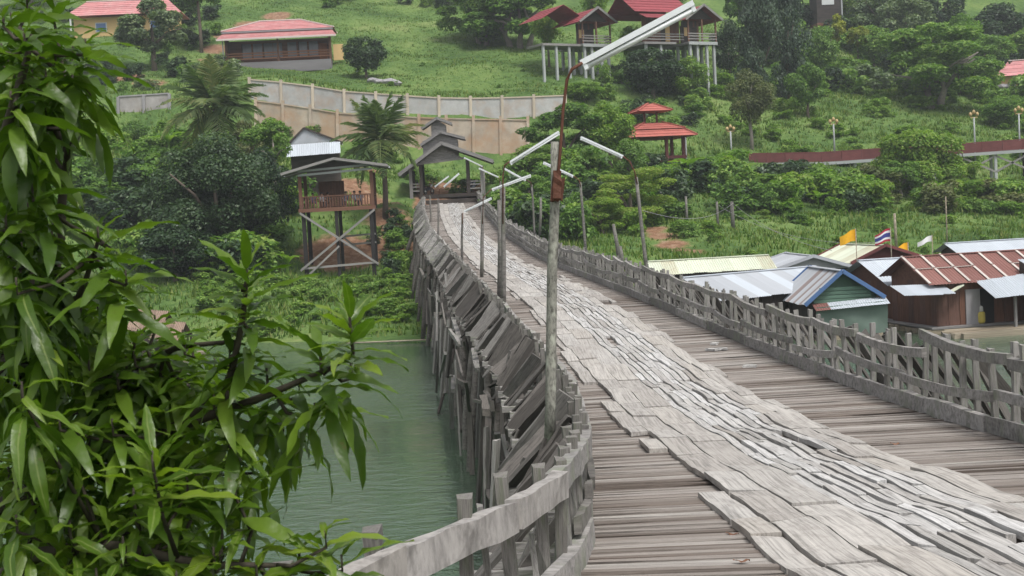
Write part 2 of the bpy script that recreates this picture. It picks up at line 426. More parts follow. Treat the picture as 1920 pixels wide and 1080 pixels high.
soil_and_shade = np.maximum(soil_and_shade, np.clip((-4.25 - GZ) / .2, 0, 1))

def terrain_mat():
    m, n, l, b = new_mat('hillside_grass')
    ge = n.new('ShaderNodeNewGeometry')
    at = n.new('ShaderNodeAttribute'); at.attribute_name = 'soil_and_shade'
    n1 = N(n, 'ShaderNodeTexNoise', Scale=.10, Detail=8.0, Roughness=.62); l.new(ge.outputs['Position'], n1.inputs['Vector'])
    n2 = N(n, 'ShaderNodeTexNoise', Scale=1.6, Detail=7.0, Roughness=.7); l.new(ge.outputs['Position'], n2.inputs['Vector'])
    g1 = ramp(n, [(.30, (.042, .082, .024)), (.47, (.084, .148, .040)), (.60, (.130, .198, .055)), (.76, (.20, .235, .09))])
    ad = N(n, 'ShaderNodeMath', operation='MULTIPLY_ADD'); ad.inputs[1].default_value = .45; l.new(n2.outputs['Fac'], ad.inputs[0])
    sb = N(n, 'ShaderNodeMath', operation='SUBTRACT'); sb.inputs[1].default_value = .22; l.new(n1.outputs['Fac'], sb.inputs[0]); l.new(sb.outputs[0], ad.inputs[2])
    l.new(ad.outputs[0], g1.inputs[0])
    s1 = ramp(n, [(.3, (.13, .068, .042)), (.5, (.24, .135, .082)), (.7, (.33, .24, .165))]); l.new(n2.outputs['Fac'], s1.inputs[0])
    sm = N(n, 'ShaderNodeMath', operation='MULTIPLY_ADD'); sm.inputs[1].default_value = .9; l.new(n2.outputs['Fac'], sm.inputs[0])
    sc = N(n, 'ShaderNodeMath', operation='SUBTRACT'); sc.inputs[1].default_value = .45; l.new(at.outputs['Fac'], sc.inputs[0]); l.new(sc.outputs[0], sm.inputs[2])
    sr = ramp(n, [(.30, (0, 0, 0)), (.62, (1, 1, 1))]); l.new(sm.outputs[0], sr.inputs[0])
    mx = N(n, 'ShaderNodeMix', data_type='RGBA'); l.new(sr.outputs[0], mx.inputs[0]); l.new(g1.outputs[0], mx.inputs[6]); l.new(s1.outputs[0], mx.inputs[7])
    l.new(mx.outputs[2], b.inputs['Base Color']); b.inputs['Roughness'].default_value = .95; b.inputs['Specular IOR Level'].default_value = .1
    bp = N(n, 'ShaderNodeBump', Strength=.7, Distance=.3); l.new(n2.outputs['Fac'], bp.inputs['Height']); l.new(bp.outputs[0], b.inputs['Normal'])
    return m
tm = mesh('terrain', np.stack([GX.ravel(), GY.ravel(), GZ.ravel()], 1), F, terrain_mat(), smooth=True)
at = tm.attributes.new('soil_and_shade', 'FLOAT', 'POINT'); at.data.foreach_set('value', soil_and_shade.ravel().astype(np.float32))
ground = put('hillside', tm); tag(ground, 'green hillside and river banks with bare orange earth patches and painted shade under the hut', None, kind='structure')

# ------------------------------------------------------------------ river
WATER = -4.2
def water_mat():
    m, n, l, b = new_mat('river_water')
    ge = n.new('ShaderNodeNewGeometry')
    mp = N(n, 'ShaderNodeMapping'); mp.inputs['Scale'].default_value = (.55, 1.0, 1); l.new(ge.outputs['Position'], mp.inputs[0])
    a = N(n, 'ShaderNodeTexNoise', Scale=2.3, Detail=4.0, Roughness=.6, Distortion=.4); l.new(mp.outputs[0], a.inputs['Vector'])
    c = N(n, 'ShaderNodeTexNoise', Scale=.07, Detail=3.0); l.new(ge.outputs['Position'], c.inputs['Vector'])
    cr = ramp(n, [(.38, (.12, .12, .12)), (.62, (1, 1, 1))]); l.new(c.outputs['Fac'], cr.inputs[0])
    bp = N(n, 'ShaderNodeBump', Distance=.20); l.new(a.outputs['Fac'], bp.inputs['Height'])
    sm = N(n, 'ShaderNodeMath', operation='MULTIPLY'); sm.inputs[1].default_value = .55; l.new(cr.outputs[0], sm.inputs[0]); l.new(sm.outputs[0], bp.inputs['Strength'])
    l.new(bp.outputs[0], b.inputs['Normal'])
    b.inputs['Base Color'].default_value = (.060, .100, .062, 1); b.inputs['Roughness'].default_value = .07; b.inputs['IOR'].default_value = 1.33
    b.inputs['Specular IOR Level'].default_value = .6
    return m
wv = [(-220, -60, WATER), (220, -60, WATER), (220, 115, WATER), (-220, 115, WATER)]
river = put('river', mesh('river', wv, [(0, 1, 2, 3)], water_mat())); tag(river, 'calm green river water under the bridge', None, kind='structure')

# ------------------------------------------------------------------ bridge geometry
TY = [2, 5.75, 6.0, 6.6, 7.75, 10.2, 12.3, 18, 24.4, 33, 42, 55, 70, 88, 110, 131, 142]
TT = {'L': [-2.2, -.80, -.69, -.35, .06, .55, .65, .83, .68, 0, -.91, -1.9, -3.1, -5.2, -6.9, -8.1, -8.6],
      'TL': [2.1, 2.1, 2.1, 2.1, 2.06, 2.0, 1.98, 1.78, 1.66, 1.15, .49, -.55, -1.95, -4.0, -5.6, -6.7, -7.1],
      'TR': [4.4, 4.4, 4.4, 4.4, 4.36, 4.3, 4.28, 4.08, 3.96, 3.6, 3.0, 2.0, .55, -1.69, -3.3, -4.4, -4.8],
      'R': [6.2, 6.2, 6.2, 6.15, 6.1, 6.0, 5.92, 6.0, 5.92, 5.1, 4.1, 3.0, 1.65, -.42, -1.9, -2.95, -3.4],
      'z': [.75, .64, .62, .57, .47, .27, .1, -.25, -.48, -.3, .05, .25, .5, 1.75, 3.2, 4.5, 4.75]}
DY = np.arange(2, 142.01, .1)
TAB = {}
for k_, vals in TT.items():
    a = np.interp(DY, TY, vals)
    s_ = np.concatenate([np.full(60, a[0]), a, np.full(60, a[-1])])
    ker = np.exp(-(np.arange(-25, 26) / 11.0) ** 2 / 2); ker /= ker.sum()
    far = np.exp(-(np.arange(-55, 56) / 24.0) ** 2 / 2); far /= far.sum()
    s1 = np.convolve(s_, ker, 'same')[60:-60]; s2 = np.convolve(s_, far, 'same')[60:-60]
    wgt = np.clip((DY - 8) / 8, 0, 1)
    TAB[k_] = s1 * (1 - wgt) + s2 * wgt
    TAB[k_][:12] = a[:12]
def E(k, y): return float(np.interp(y, DY, TAB[k]))
def tang(y):
    y0, y1 = max(2, y - 1), min(142, y + 1)
    return math.atan2(-((E('L', y1) + E('R', y1)) - (E('L', y0) + E('R', y0))) / 2, y1 - y0)   # rotation about z of the local frame
def slope(y): return math.atan2(E('z', min(142, y + 1)) - E('z', max(2, y - 1)), 2)
YE = 131.0

bridge = thing('wooden_bridge', 'long sagging wooden bridge of grey weathered planks crossing the green river', 'bridge', (3.2, 12, WATER))

# cross planks of the deck
plank_meshes = [unit_beam(.10, 8, 100 + i, W_DECK, 'cross_plank') for i in range(7)]
y = 3.0; cnt = 0; far_mb = MB()
while y < YE:
    w = random.uniform(.085, .15); yy = y + w / 2
    a, b_ = E('L', yy) - .06 - random.uniform(0, .10), E('R', yy) + .05 + random.uniform(0, .10)
    if random.random() < .10: b_ -= random.uniform(.05, .2)
    ang = tang(yy) + random.gauss(0, .006)
    th = .05
    M = (Matrix.Translation(((a + b_) / 2, yy, E('z', yy) - .027 + random.gauss(0, .009))) @ Matrix.Rotation(ang, 4, 'Z') @ Matrix.Rotation(random.gauss(0, .0016), 4, 'Y')
         @ Matrix.Rotation(slope(yy) + random.gauss(0, .02), 4, 'X') @ Matrix.Diagonal(((b_ - a), w, th, 1)))
    if cnt < 300: put('cross_plank', random.choice(plank_meshes), bridge, M)
    else: far_mb.add(M, random.choice(plank_meshes))
    cnt += 1
    y += w + random.choice([.010, .016, .024, .036])
o = far_mb.build('far_cross_planks', W_DECK, bridge); o['kind'] = 'stuff'

# running boards: columns of narrow planks between wide ones, following the bend
def wig(seed, y): return .016 * math.sin(y * 1.1 + seed * .35) + .008 * math.sin(y * 2.3 + seed * 2.3) + .006 * math.sin(y * 5.3 + seed * 1.7)
def und(f, y): return .012 * math.sin(y * 1.9 + f * 2) + .007 * math.sin(y * 3.7 - f * 3 + 1)
def board_mesh(y0, y1, f0, f1, s0, s1, zoff, th, gap, mat, sk, name):
    """plank from y0 to y1 whose edges lie at fractions f0, f1 of the running strip"""
    n = max(3, min(8, int((y1 - y0) / .22)))
    v = []; f = []
    t0, t1 = random.gauss(0, .006), random.gauss(0, .006); rl = random.gauss(0, .0035)
    lw = lambda sd, yy: .5 * wig(sd, yy) + .5 * (wig(sd, y0) * (y1 - yy) + wig(sd, y1) * (yy - y0)) / (y1 - y0)
    e0, e1 = random.uniform(-.03, .03), random.uniform(-.03, .03)
    cy = (y0 + y1) / 2
    o0 = Vector((E('TL', cy), cy, E('z', cy)))
    for i in range(n + 1):
        t = i / n; yy = y0 + (y1 - y0) * t
        L, Rr, z = E('TL', yy), E('TR', yy), E('z', yy)
        xa = L + (Rr - L) * f0 + lw(s0, yy) + gap; xb = L + (Rr - L) * f1 + lw(s1, yy) - gap
        ye = (e0 if i == 0 else e1 if i == n else 0)
        k = math.tan(tang(yy))
        zz = z + zoff + t0 * (1 - t) + t1 * t + random.gauss(0, .002) + und(f0, yy)
        for (x, q, dz) in ((xa, -1, -th), (xb, 1, -th), (xb, 1, random.gauss(0, .003)), (xa, -1, random.gauss(0, .003))):
            v.append(Vector((x, yy + k * (x - (xa + xb) / 2) + ye * q + sk * q * (1 if i in (0, n) else 0), zz + dz + rl * q)) - o0)
    for i in range(n):
        a = i * 4
        for q in range(4):
            f.append((a + q, a + (q + 1) % 4, a + 4 + (q + 1) % 4, a + 4 + q))
    f.append((3, 2, 1, 0)); f.append((n * 4, n * 4 + 1, n * 4 + 2, n * 4 + 3))
    return o0, v, f
def column(f0, f1, s0, s1, lens, mat, name, zoff, y_from, y_to, bag, miss=0.0):
    y = y_from + random.uniform(-1, 0)
    while y < y_to:
        ln = random.uniform(*lens)
        if random.random() > miss:
            bag.append((y, y + ln - random.uniform(.01, .05), f0, f1, s0, s1, zoff + random.gauss(0, .007), mat, name))
        y += ln
bag_n, bag_w = [], []
edges = [0, .17, .345]
ncol = 8
edges_n = [.345 + (.80 - .345) * i / ncol for i in range(ncol + 1)]
column(0, .16, 1, 2, (1.1, 2.6), W_WIDE, 'wide_board', .078, 5.2, YE - .5, bag_w)
column(.16, .345, 2, 3, (1.3, 3.0), W_WIDE, 'wide_board', .074, 5.2, YE - .5, bag_w)
for i in range(ncol):
    column(edges_n[i], edges_n[i + 1], 3 + i, 4 + i, (.8, 2.1), W_TREAD, 'narrow_board', .076, 5.2, YE - .5, bag_n, miss=.012)
column(.80, .905, 3 + ncol, 4 + ncol, (.9, 2.4), W_WIDE, 'wide_board', .076, 5.2, YE - .5, bag_w, miss=.05)
column(.905, 1.02, 4 + ncol, 5 + ncol, (1.2, 3.0), W_WIDE, 'wide_board', .072, 5.2, YE - .5, bag_w, miss=.12)
bag_e = []
column(-.115, .0, 20, 1, (.8, 1.9), W_WIDE, 'edge_board', .062, 6, 30, bag_e, miss=.35)
column(-.06, .0, 21, 1, (.8, 1.9), W_WIDE, 'edge_board', .060, 30, 80, bag_e, miss=.5)
column(1.02, 1.09, 5 + ncol, 22, (.8, 2.0), W_WIDE, 'edge_board', .058, 20, 60, bag_e, miss=.5)
for bag, lim in ((bag_n, 300), (bag_w, 150), (bag_e, 60)):
    bag.sort(key=lambda b: b[0]); rest = {}
    for i, (y0, y1, f0, f1, s0, s1, zo, mat, name) in enumerate(bag):
        if y1 > YE - .2: continue
        th = .062
        o0, v, f = board_mesh(y0, y1, f0, f1, s0, s1, zo, th, random.uniform(.009, .020) if name == 'narrow_board' else random.uniform(.006, .014), mat, random.gauss(0, .012), name)
        if i < lim:
            put(name, mesh(name, v, f, mat), bridge, Matrix.Translation(o0))
        else:
            r_ = rest.setdefault((name, mat), ([], []))
            k0 = len(r_[0]); r_[0].extend([q + o0 for q in v]); r_[1].extend([tuple(k + k0 for k in q) for q in f])
    for (name, mat), (v, f) in rest.items():
        o = put('far_' + name + 's', mesh(name, v, f, mat), bridge, Matrix.Identity(4)); o['kind'] = 'stuff'

# ------------------------------------------------------------------ railings, braces, outriggers, piles
def rail_top(side, y):
    return .80 if side < 0 else 1.08
def edge_pt(side, y, h=0.0, out=0.0):
    x = E('L', y) - out if side < 0 else E('R', y) + out
    return Vector((x, y, E('z', y) + h))
def railing(side, y_from):
    # the kerb board at the deck edge is the railing's own mesh, everything else hangs from it
    o0 = edge_pt(side, 12)
    v, f = [], []
    root = None
    ys = y_from; segs = []
    while ys < YE - .5:
        ln = random.uniform(2.4, 4.2); segs.append((ys, min(ys + ln, YE - .2))); ys += ln
    hk = .23 if side > 0 else .20
    for si, (a, b_) in enumerate(segs):
        n = 4
        vv, ff = [], []
        j0 = random.gauss(0, .015); th = .09
        for i in range(n + 1):
            yy = a + .01 + (b_ - a - .02) * i / n
            p = edge_pt(side, yy, 0, j0); w = random.gauss(0, .012)
            for (dx, dz) in ((-.5, .02), (.5, .02), (.5, 1), (-.5, 1)):
                vv.append(p + Vector((dx * th + random.gauss(0, .006), 0, dz * hk + w * (dz > .5) + random.gauss(0, .008))))
        for i in range(n):
            q0 = i * 4
            for q in range(4): ff.append((q0 + q, q0 + (q + 1) % 4, q0 + 4 + (q + 1) % 4, q0 + 4 + q))
        ff.append((3, 2, 1, 0)); ff.append((n * 4, n * 4 + 1, n * 4 + 2, n * 4 + 3))
        k0 = len(v); v.extend([q - o0 for q in vv]); f.extend([tuple(k + k0 for k in q) for q in ff])
    root = put('railing', mesh('kerb_board', v, f, W_RAIL), bridge, Matrix.Translation(o0))
    keep(root, bridge)
    far = MB(); scrap = MB(); hN = rail_top(side, 0)
    # top and middle rails in wavy lengths
    def rails(h, hh, tt, y0, wave, name):
        ys = y0
        while ys < YE - .6:
            ln = random.uniform(2.2, 4.0) if side > 0 or ys > 11 else random.uniform(1.15, 1.5)
            a, b_ = ys, min(ys + ln, YE - .3)
            n = 5; vv, ff = [], []; dz0, dz1 = random.gauss(0, wave), random.gauss(0, wave); ox = random.gauss(0, .02)
            mid = edge_pt(side, (a + b_) / 2, h)
            for i in range(n + 1):
                t = i / n; yy = a + .008 + (b_ - a - .016) * t
                p = edge_pt(side, yy, h + dz0 * (1 - t) + dz1 * t - wave * .8 * math.sin(math.pi * t), ox - .02)
                if side < 0 and a < 11:
                    pe0, pe1 = edge_pt(side, a + .008, h + dz0, ox - .02), edge_pt(side, b_ - .008, h + dz1, ox - .02); p = pe0.lerp(pe1, t)
                    p.x = p.x * .55 + edge_pt(side, p.y, 0, ox - .02).x * .45
                for (dx, dz) in ((-.5, -1), (.5, -1), (.5, 0), (-.5, 0)):
                    vv.append(p + Vector((dx * tt + random.gauss(0, .005), 0, dz * hh + random.gauss(0, .006))) - mid)
            for i in range(n):
                q0 = i * 4
                for q in range(4): ff.append((q0 + q, q0 + (q + 1) % 4, q0 + 4 + (q + 1) % 4, q0 + 4 + q))
            ff.append((3, 2, 1, 0)); ff.append((n * 4, n * 4 + 1, n * 4 + 2, n * 4 + 3))
            put(name, mesh(name, vv, ff, W_NEAR if (side < 0 and a < 8 and name == 'top_rail') else W_RAIL if side > 0 or name == 'top_rail' else W_POST), root, Matrix.Translation(mid))
            ys += ln
    rails(hN, .14 if side > 0 else .17, .075 if side > 0 else .10, y_from - (.6 if side < 0 else 0), .03 if side < 0 else .065, 'top_rail')
    rails(hN * (.56 if side > 0 else .48), .13, .06, y_from if side > 0 else 9.6, .055, 'middle_rail')
    # posts with outward braces
    yy = y_from + .2; k = 0
    while yy < YE - .4:
        over = random.uniform(.0, .12) if side > 0 else random.uniform(.0, .14)
        w = random.uniform(.06, .105)
        if side < 0 and yy < 11: over = random.uniform(.04, .12); w = random.uniform(.12, .15)
        lean = random.gauss(0, .05)
        base = edge_pt(side, yy, -.35, .085); top = edge_pt(side, yy + random.gauss(0, .03), hN + over, .085 + lean)
        M = frame(base, top, w, .08, up=(1, 0, 0))
        if yy < 78: put('post', beam_mesh(W_POST if side < 0 else W_RAIL, 'rough', random.randrange(5)), root, M)
        else: far.add(M, beam_mesh(W_RAIL, 'rough', random.randrange(5)))
        # short infill slat between the lower rails
        if random.random() < ((.12 if side > 0 else .35) if yy < 26 else .6):
            b0 = edge_pt(side, yy + .27, .02, .03); b1 = edge_pt(side, yy + .27 + random.gauss(0, .03), hN * .56 + random.uniform(-.02, .1) if random.random() < .5 else hN + random.uniform(-.02, .1), .05 + random.gauss(0, .02))
            M = frame(b0, b1, random.uniform(.06, .1), .035, up=(1, 0, 0))
            if yy < 70: put('slat', beam_mesh(W_RAIL, 'rough', random.randrange(5)), root, M)
            else: far.add(M, beam_mesh(W_RAIL, 'rough', random.randrange(5)))
        # outrigger beam end and diagonal brace board
        out = random.uniform(.80, .98)
        if yy > 9.5 or side > 0:
            p0 = edge_pt(side, yy, -.13, -.5); p1 = edge_pt(side, yy, -.13 + random.gauss(0, .02), out)
            if yy < 66: put('outrigger', beam_mesh(W_RAIL, 'rough', random.randrange(5)), root, frame(p0, p1, .10, .11))
            else: far.add(frame(p0, p1, .10, .11), beam_mesh(W_RAIL, 'rough', random.randrange(5)))
            q0 = edge_pt(side, yy + .06, -.10, out - .06); q1 = edge_pt(side, yy + random.gauss(.06, .05), hN - random.uniform(.02, .12), .14)
            wb = random.choice([.10, .15, .22, .32, .38]) if side < 0 else random.choice([.09, .12, .16])
            q1 += Vector((0, random.gauss(0, .18), random.gauss(-.05, .10))) if side < 0 else Vector((0, random.gauss(0, .06), 0))
            M = frame(q0, q1, wb, .04, up=(-side * .6, 0, .8))
            if side < 0 and random.random() < .12: pass
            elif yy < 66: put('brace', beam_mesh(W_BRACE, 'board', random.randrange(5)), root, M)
            else: far.add(M, beam_mesh(W_RAIL, 'board', random.randrange(5)))
        if side < 0 and 10 < yy < 75:      # broken boards and scraps hanging among the braces
            for _ in range(2):
                a = yy + random.uniform(-.3, .3); o1 = random.uniform(.35, .95)
                r0 = edge_pt(side, a, -.1 + random.uniform(-.5, .1), o1); r1 = r0 + Vector((random.uniform(.15, .55), random.uniform(-.25, .35), random.uniform(.1, .6)))
                if r1.x > E('L', r1.y) - .04: r1.x = E('L', r1.y) - .08
                scrap.add(frame(r0, r1, random.uniform(.04, .14), .03, up=(.6, 0, .8)), beam_mesh(W_BRACE, 'rough', random.randrange(5)))
        if yy > 60:      # the far rails are patched with odd boards
            for _ in range(2):
                a = yy + random.uniform(-.4, .4)
                r0 = edge_pt(side, a, random.uniform(.0, .3), random.uniform(.05, .15)); r1 = edge_pt(side, a + random.uniform(-.9, .9), random.uniform(.6, hN + .12), random.uniform(.05, .2))
                far.add(frame(r0, r1, random.uniform(.06, .14), .03, up=(1, 0, 0)), beam_mesh(W_RAIL, 'rough', random.randrange(5)))
        yy += random.uniform(.72, .9) if side < 0 and yy < 8.5 else random.uniform(.50, .60) if side < 0 or yy > 40 else random.uniform(.56, .70); k += 1
    if scrap.n:
        o = scrap.build('broken_boards', W_BRACE, root); o['kind'] = 'stuff'; o.matrix_basis = PW[root].inverted()
    o = far.build('far_posts', W_RAIL, root); o['kind'] = 'stuff'
    o.matrix_basis = PW[root].inverted()
    return root
left_rail = railing(-1, 5.2)
right_rail = railing(1, 9.0)

# trestles: splayed piles, cap beams, stringers and cross braces
def pile(p0, p1, r0, r1):
    L = [Vector(p0).lerp(Vector(p1), t) + Vector((random.gauss(0, .06), random.gauss(0, .06), 0)) for t in (0, .33, .66, 1)]
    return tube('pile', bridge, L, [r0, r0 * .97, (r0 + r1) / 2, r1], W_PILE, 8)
yy = 9.0
while yy < 127:
    zd = E('z', yy)
    put('cap_beam', beam_mesh(W_PILE, 'rough', random.randrange(5)), bridge, frame(edge_pt(-1, yy, -.42, .75), edge_pt(1, yy, -.42, .75), .24, .24))
    for s in (-1, 1):
        for j, (o_top, o_bot) in enumerate(((.55, 1.35), (.1, .55), (-.6, -.45))):
            t_ = edge_pt(s, yy + random.gauss(0, .12), -.5, o_top + random.gauss(0, .06))
            x_ = edge_pt(s, yy, 0, o_bot + random.gauss(0, .1))
            g_ = min(WATER - 1.0, H(x_.x, x_.y) - .3) if H(x_.x, x_.y) < WATER else H(x_.x, x_.y) - .4
            if t_.z - g_ < .6: continue
            pile(Vector((x_.x + random.gauss(0, .12), yy + random.gauss(0, .35), g_)), t_, random.uniform(.10, .18), random.uniform(.08, .13))
        if zd - WATER > 1.5 and yy < 100:
            beam('trestle_brace', bridge, edge_pt(s, yy, -.8, .75), Vector((edge_pt(s, yy).x + s * .2, yy + 1.4, WATER + .5)), .06, .18, W_PILE)
    if yy < 105:
        beam('trestle_brace', bridge, edge_pt(-1, yy + .1, -.9, .5), edge_pt(1, yy + .1, -3.2 + (0 if yy < 70 else 1.0), .4), .06, .2, W_PILE)
        beam('trestle_brace', bridge, edge_pt(1, yy - .1, -.9, .5), edge_pt(-1, yy - .1, -3.2 + (0 if yy < 70 else 1.0), .4), .06, .2, W_PILE)
    ny_ = yy + random.uniform(3.0, 3.9)
    for fx in (.06, .3, .5, .7, .94):
        a = Vector((E('L', yy) + (E('R', yy) - E('L', yy)) * fx, yy - .1, E('z', yy) - .19)); b2 = Vector((E('L', ny_) + (E('R', ny_) - E('L', ny_)) * fx, ny_ + .1, E('z', ny_) - .19))
        beam('stringer', bridge, a, b2, .16, .2, W_PILE)
    yy = ny_
for fx in (.06, .3, .5, .7, .94):
    a = Vector((E('L', 3) + (E('R', 3) - E('L', 3)) * fx, 3, E('z', 3) - .19)); b2 = Vector((E('L', 9) + (E('R', 9) - E('L', 9)) * fx, 9.1, E('z', 9) - .19))
    beam('stringer', bridge, a, b2, .16, .2, W_PILE)
# tangle of odd poles, ledgers and boards nailed across the river side
for k in range(120):
    a = random.uniform(13, 82); zt = E('z', a) - .45; dz_ = zt - WATER
    u = random.random()
    p0 = edge_pt(-1, a, -.45 - random.uniform(0, .55) * dz_, random.uniform(.5, 1.25))
    if u < .45: p1 = p0 + Vector((random.uniform(-.15, .15), random.uniform(1.5, 3.8), random.uniform(-.5, .5)))
    elif u < .8: p1 = p0 + Vector((random.uniform(-.3, .2), random.uniform(-2.0, 2.0), -random.uniform(1.0, 3.0)))
    else: p1 = p0 + Vector((random.uniform(-.35, .1), random.uniform(-.3, .3), -random.uniform(1.5, 3.5)))
    p1.z = max(p1.z, WATER - .6)
    p1.x += E('L', p1.y) - E('L', p0.y)
    beam('ledger', bridge, p0, p1, random.choice([.05, .09, .14]), random.choice([.07, .12, .2]), random.choice([W_PILE, W_BRACE, W_RAIL]))
# outer piles and patch boards on the river side
for (px, py, d, bx, by) in [(818, 585, 62, 822, 722), (836, 560, 58, 826, 690), (862, 560, 52, 842, 742), (880, 600, 46, 866, 765), (846, 520, 66, 836, 700), (905, 600, 42, 884, 820)]:
    a = P(px, py, d); q = P(bx, by, d); q.z = WATER - .8
    tube('pile', bridge, [q, a.lerp(q, .5) + Vector((.05, 0, 0)), a], [.16, .15, .13], W_PILE, 8)
a = P(850, 640, 50)
beam('leaning_pole', bridge, P(856, 640, 52), P(822, 775, 48.5), .09, .09, W_DARK)
for (x0, y0, x1, y1, d, w) in [(838, 552, 925, 548, 50, .12), (840, 518, 893, 510, 57, .12), (835, 512, 845, 600, 54, .1), (866, 560, 866, 640, 48, .10), (848, 545, 850, 590, 55, .08)]:
    beam('outer_beam', bridge, P(x0, y0, d), P(x1, y1, d), .1, w, W_RAIL)
b3 = put('patch_board', beam_mesh(W_RED, 'board', 1), bridge, frame(P(903, 630, 40.5), P(930, 582, 40.5), .5, .04, up=(.5, -.4, .6)))
b3['label'] = 'reddish brown board patched onto the outer side'
# sill beam where the deck meets the far bank
beam('sill_beam', bridge, edge_pt(-1, YE - .1, .22, -.1), edge_pt(1, YE - .1, .22, .1), .35, .4, W_DARK)
# ------------------------------------------------------------------ buildings
M_PINK = plain('pink_red_tile', (.50, .215, .215), .75, .18, 1.2, dirt=(.55, .40, .38), dirt_amt=.45)
M_REDROOF = plain('deep_red_tile', (.27, .055, .065), .7, .2, 1.2)
M_ORANGE = plain('orange_red_tile', (.38, .115, .092), .75, .2, 1.2)
M_CAP = plain('pale_ridge_cap', (.66, .56, .54), .8, .1, 2)
M_ZINC = plain('zinc_sheet', (.48, .52, .565), .5, .14, .8, spec=.4, dirt=(.33, .21, .15), dirt_amt=.45, dirt_lo=.57)
M_BROWNS = plain('brown_grey_sheet', (.24, .19, .18), .6, .2, .8, dirt=(.4, .4, .4), dirt_amt=.3)
M_ZINC2 = plain('dull_zinc_sheet', (.40, .42, .45), .5, .15, .8, spec=.4, dirt=(.26, .17, .13), dirt_amt=.5, dirt_lo=.56)
M_RUSTR = plain('rusty_sheet', (.225, .105, .090), .75, .25, 1.0, dirt=(.45, .40, .36), dirt_amt=.7, dirt_lo=.60)
M_LIME = plain('pale_green_sheet', (.58, .62, .50), .6, .10, .8, dirt=(.38, .30, .20), dirt_amt=.65, dirt_lo=.50)
M_LIME2 = plain('rusted_green_sheet', (.52, .54, .42), .65, .15, .9, dirt=(.34, .23, .14), dirt_amt=.8, dirt_lo=.46)
M_BATTEN = plain('pale_batten', (.55, .50, .46), .7, .2, 3)
M_BLUE = plain('blue_trim', (.085, .16, .33), .5, .1, 3)
M_TARP = plain('green_tarpaulin', (.135, .185, .155), .6, .12, 1.0)
M_GREENW = plain('green_boards', (.11, .19, .14), .7, .2, 2)
M_WALLW = plain('off_white_wall', (.55, .57, .57), .8, .1, 1)
M_MAROON = plain('maroon_wall', (.16, .05, .05), .8, .2, 1.5)
M_YELLOWW = plain('yellow_wall', (.60, .42, .20), .8, .1, 1)
M_GLASS = plain('window_glass', (.16, .18, .21), .15, .15, 2, spec=.6)
M_BLACK = plain('dark_opening', (.02, .02, .02), .9, .2, 1)
M_STONE = plain('grey_plinth', (.30, .29, .30), .9, .25, 1.2)
M_REDRAIL = plain('red_painted_rail', (.155, .050, .048), .7, .25, 2)
M_BAMBOO = wood('bamboo', [(.30, .25, .18), (.36, .31, .24)], grain=(2, 6, 6), stain=.4)
M_THATCH = plain('thatch', (.30, .22, .17), .95, .3, 3)
M_CORR = {}

def corr_mesh(mat, name):
    """corrugated sheet: x across the ridges, y down the slope, unit size"""
    k = (mat.name, name)
    if k in M_CORR: return M_CORR[k]
    n = 12; v = []; f = []
    for i in range(n + 1):
        z = .5 if i % 2 else -.5
        for yy in (0, 1): v.append((i / n - .5, yy, z))
    for i in range(n): f.append((i * 2, i * 2 + 2, i * 2 + 3, i * 2 + 1))
    me = mesh(name, v, f, mat)
    M_CORR[k] = me
    return me

def sheets(parent, a, b, down, n, mats, name='roof_sheet', z=.04, over=1.04, jit=.02):
    """a roof slope of n sheets between ridge points a and b; 'down' is the slope vector (local coordinates)"""
    a, b, down = Vector(a), Vector(b), Vector(down)
    ax = (b - a); w = ax.length / n; ax.normalize(); dn = down.normalized(); nrm = ax.cross(dn)
    if nrm.z < 0: nrm = -nrm
    out = []
    for i in range(n):
        c = a + ax * w * (i + .5)
        m = Matrix((ax, dn, nrm)).transposed().to_4x4()
        ln = down.length * (1 + random.uniform(-jit, jit))
        M = Matrix.Translation(c + nrm * (random.uniform(0, .012) + .006 * (i % 2))) @ m @ Matrix.Rotation(random.gauss(0, .004), 4, 'Z') @ Matrix.Diagonal((w * over, ln, z, 1))
        out.append(put(name, corr_mesh(random.choice(mats) if isinstance(mats, list) else mats, name), parent, M, False))
    return out

def tile_slope(parent, quad, rows, mat, name='tile_course', th=.05, lift=.05):
    """a tiled slope made of overlapping courses; quad = ridge a, ridge b, eave b, eave a"""
    a, b, c, d = [Vector(q) for q in quad]
    nrm = (b - a).cross(d - a).normalized()
    if nrm.z < 0: nrm = -nrm
    for i in range(rows):
        t0, t1 = i / rows, (i + 1.12) / rows
        p = [a.lerp(d, t0), b.lerp(c, t0), b.lerp(c, min(1, t1)), a.lerp(d, min(1, t1))]
        v = []
        for j, q in enumerate(p):
            up = nrm * (0 if j < 2 else lift)
            v += [q + up, q + up - nrm * th]
        f = [(0, 2, 4, 6), (1, 7, 5, 3), (0, 1, 3, 2), (2, 3, 5, 4), (4, 5, 7, 6), (6, 7, 1, 0)]
        put(name, mesh(name, v, f, mat), parent, None, False)

def poly(name, parent, pts, th, mat, axis=(0, 1, 0)):
    """flat polygon with thickness along axis (local coordinates)"""
    ax = Vector(axis) * th; n = len(pts)
    v = [Vector(p) for p in pts] + [Vector(p) + ax for p in pts]
    f = [tuple(range(n))[::-1], tuple(range(n, 2 * n))] + [(i, (i + 1) % n, n + (i + 1) % n, n + i) for i in range(n)]
    me = mesh(name, v, f, mat)
    bm = bmesh.new(); bm.from_mesh(me); bmesh.ops.recalc_face_normals(bm, faces=bm.faces); bm.to_mesh(me); bm.free()
    return put(name, me, parent, None, False)

def lb(name, parent, p0, p1, w, h, mat, kind='clean', up=(0, 0, 1)): return beam(name, parent, p0, p1, w, h, mat, kind, up, 0, False)

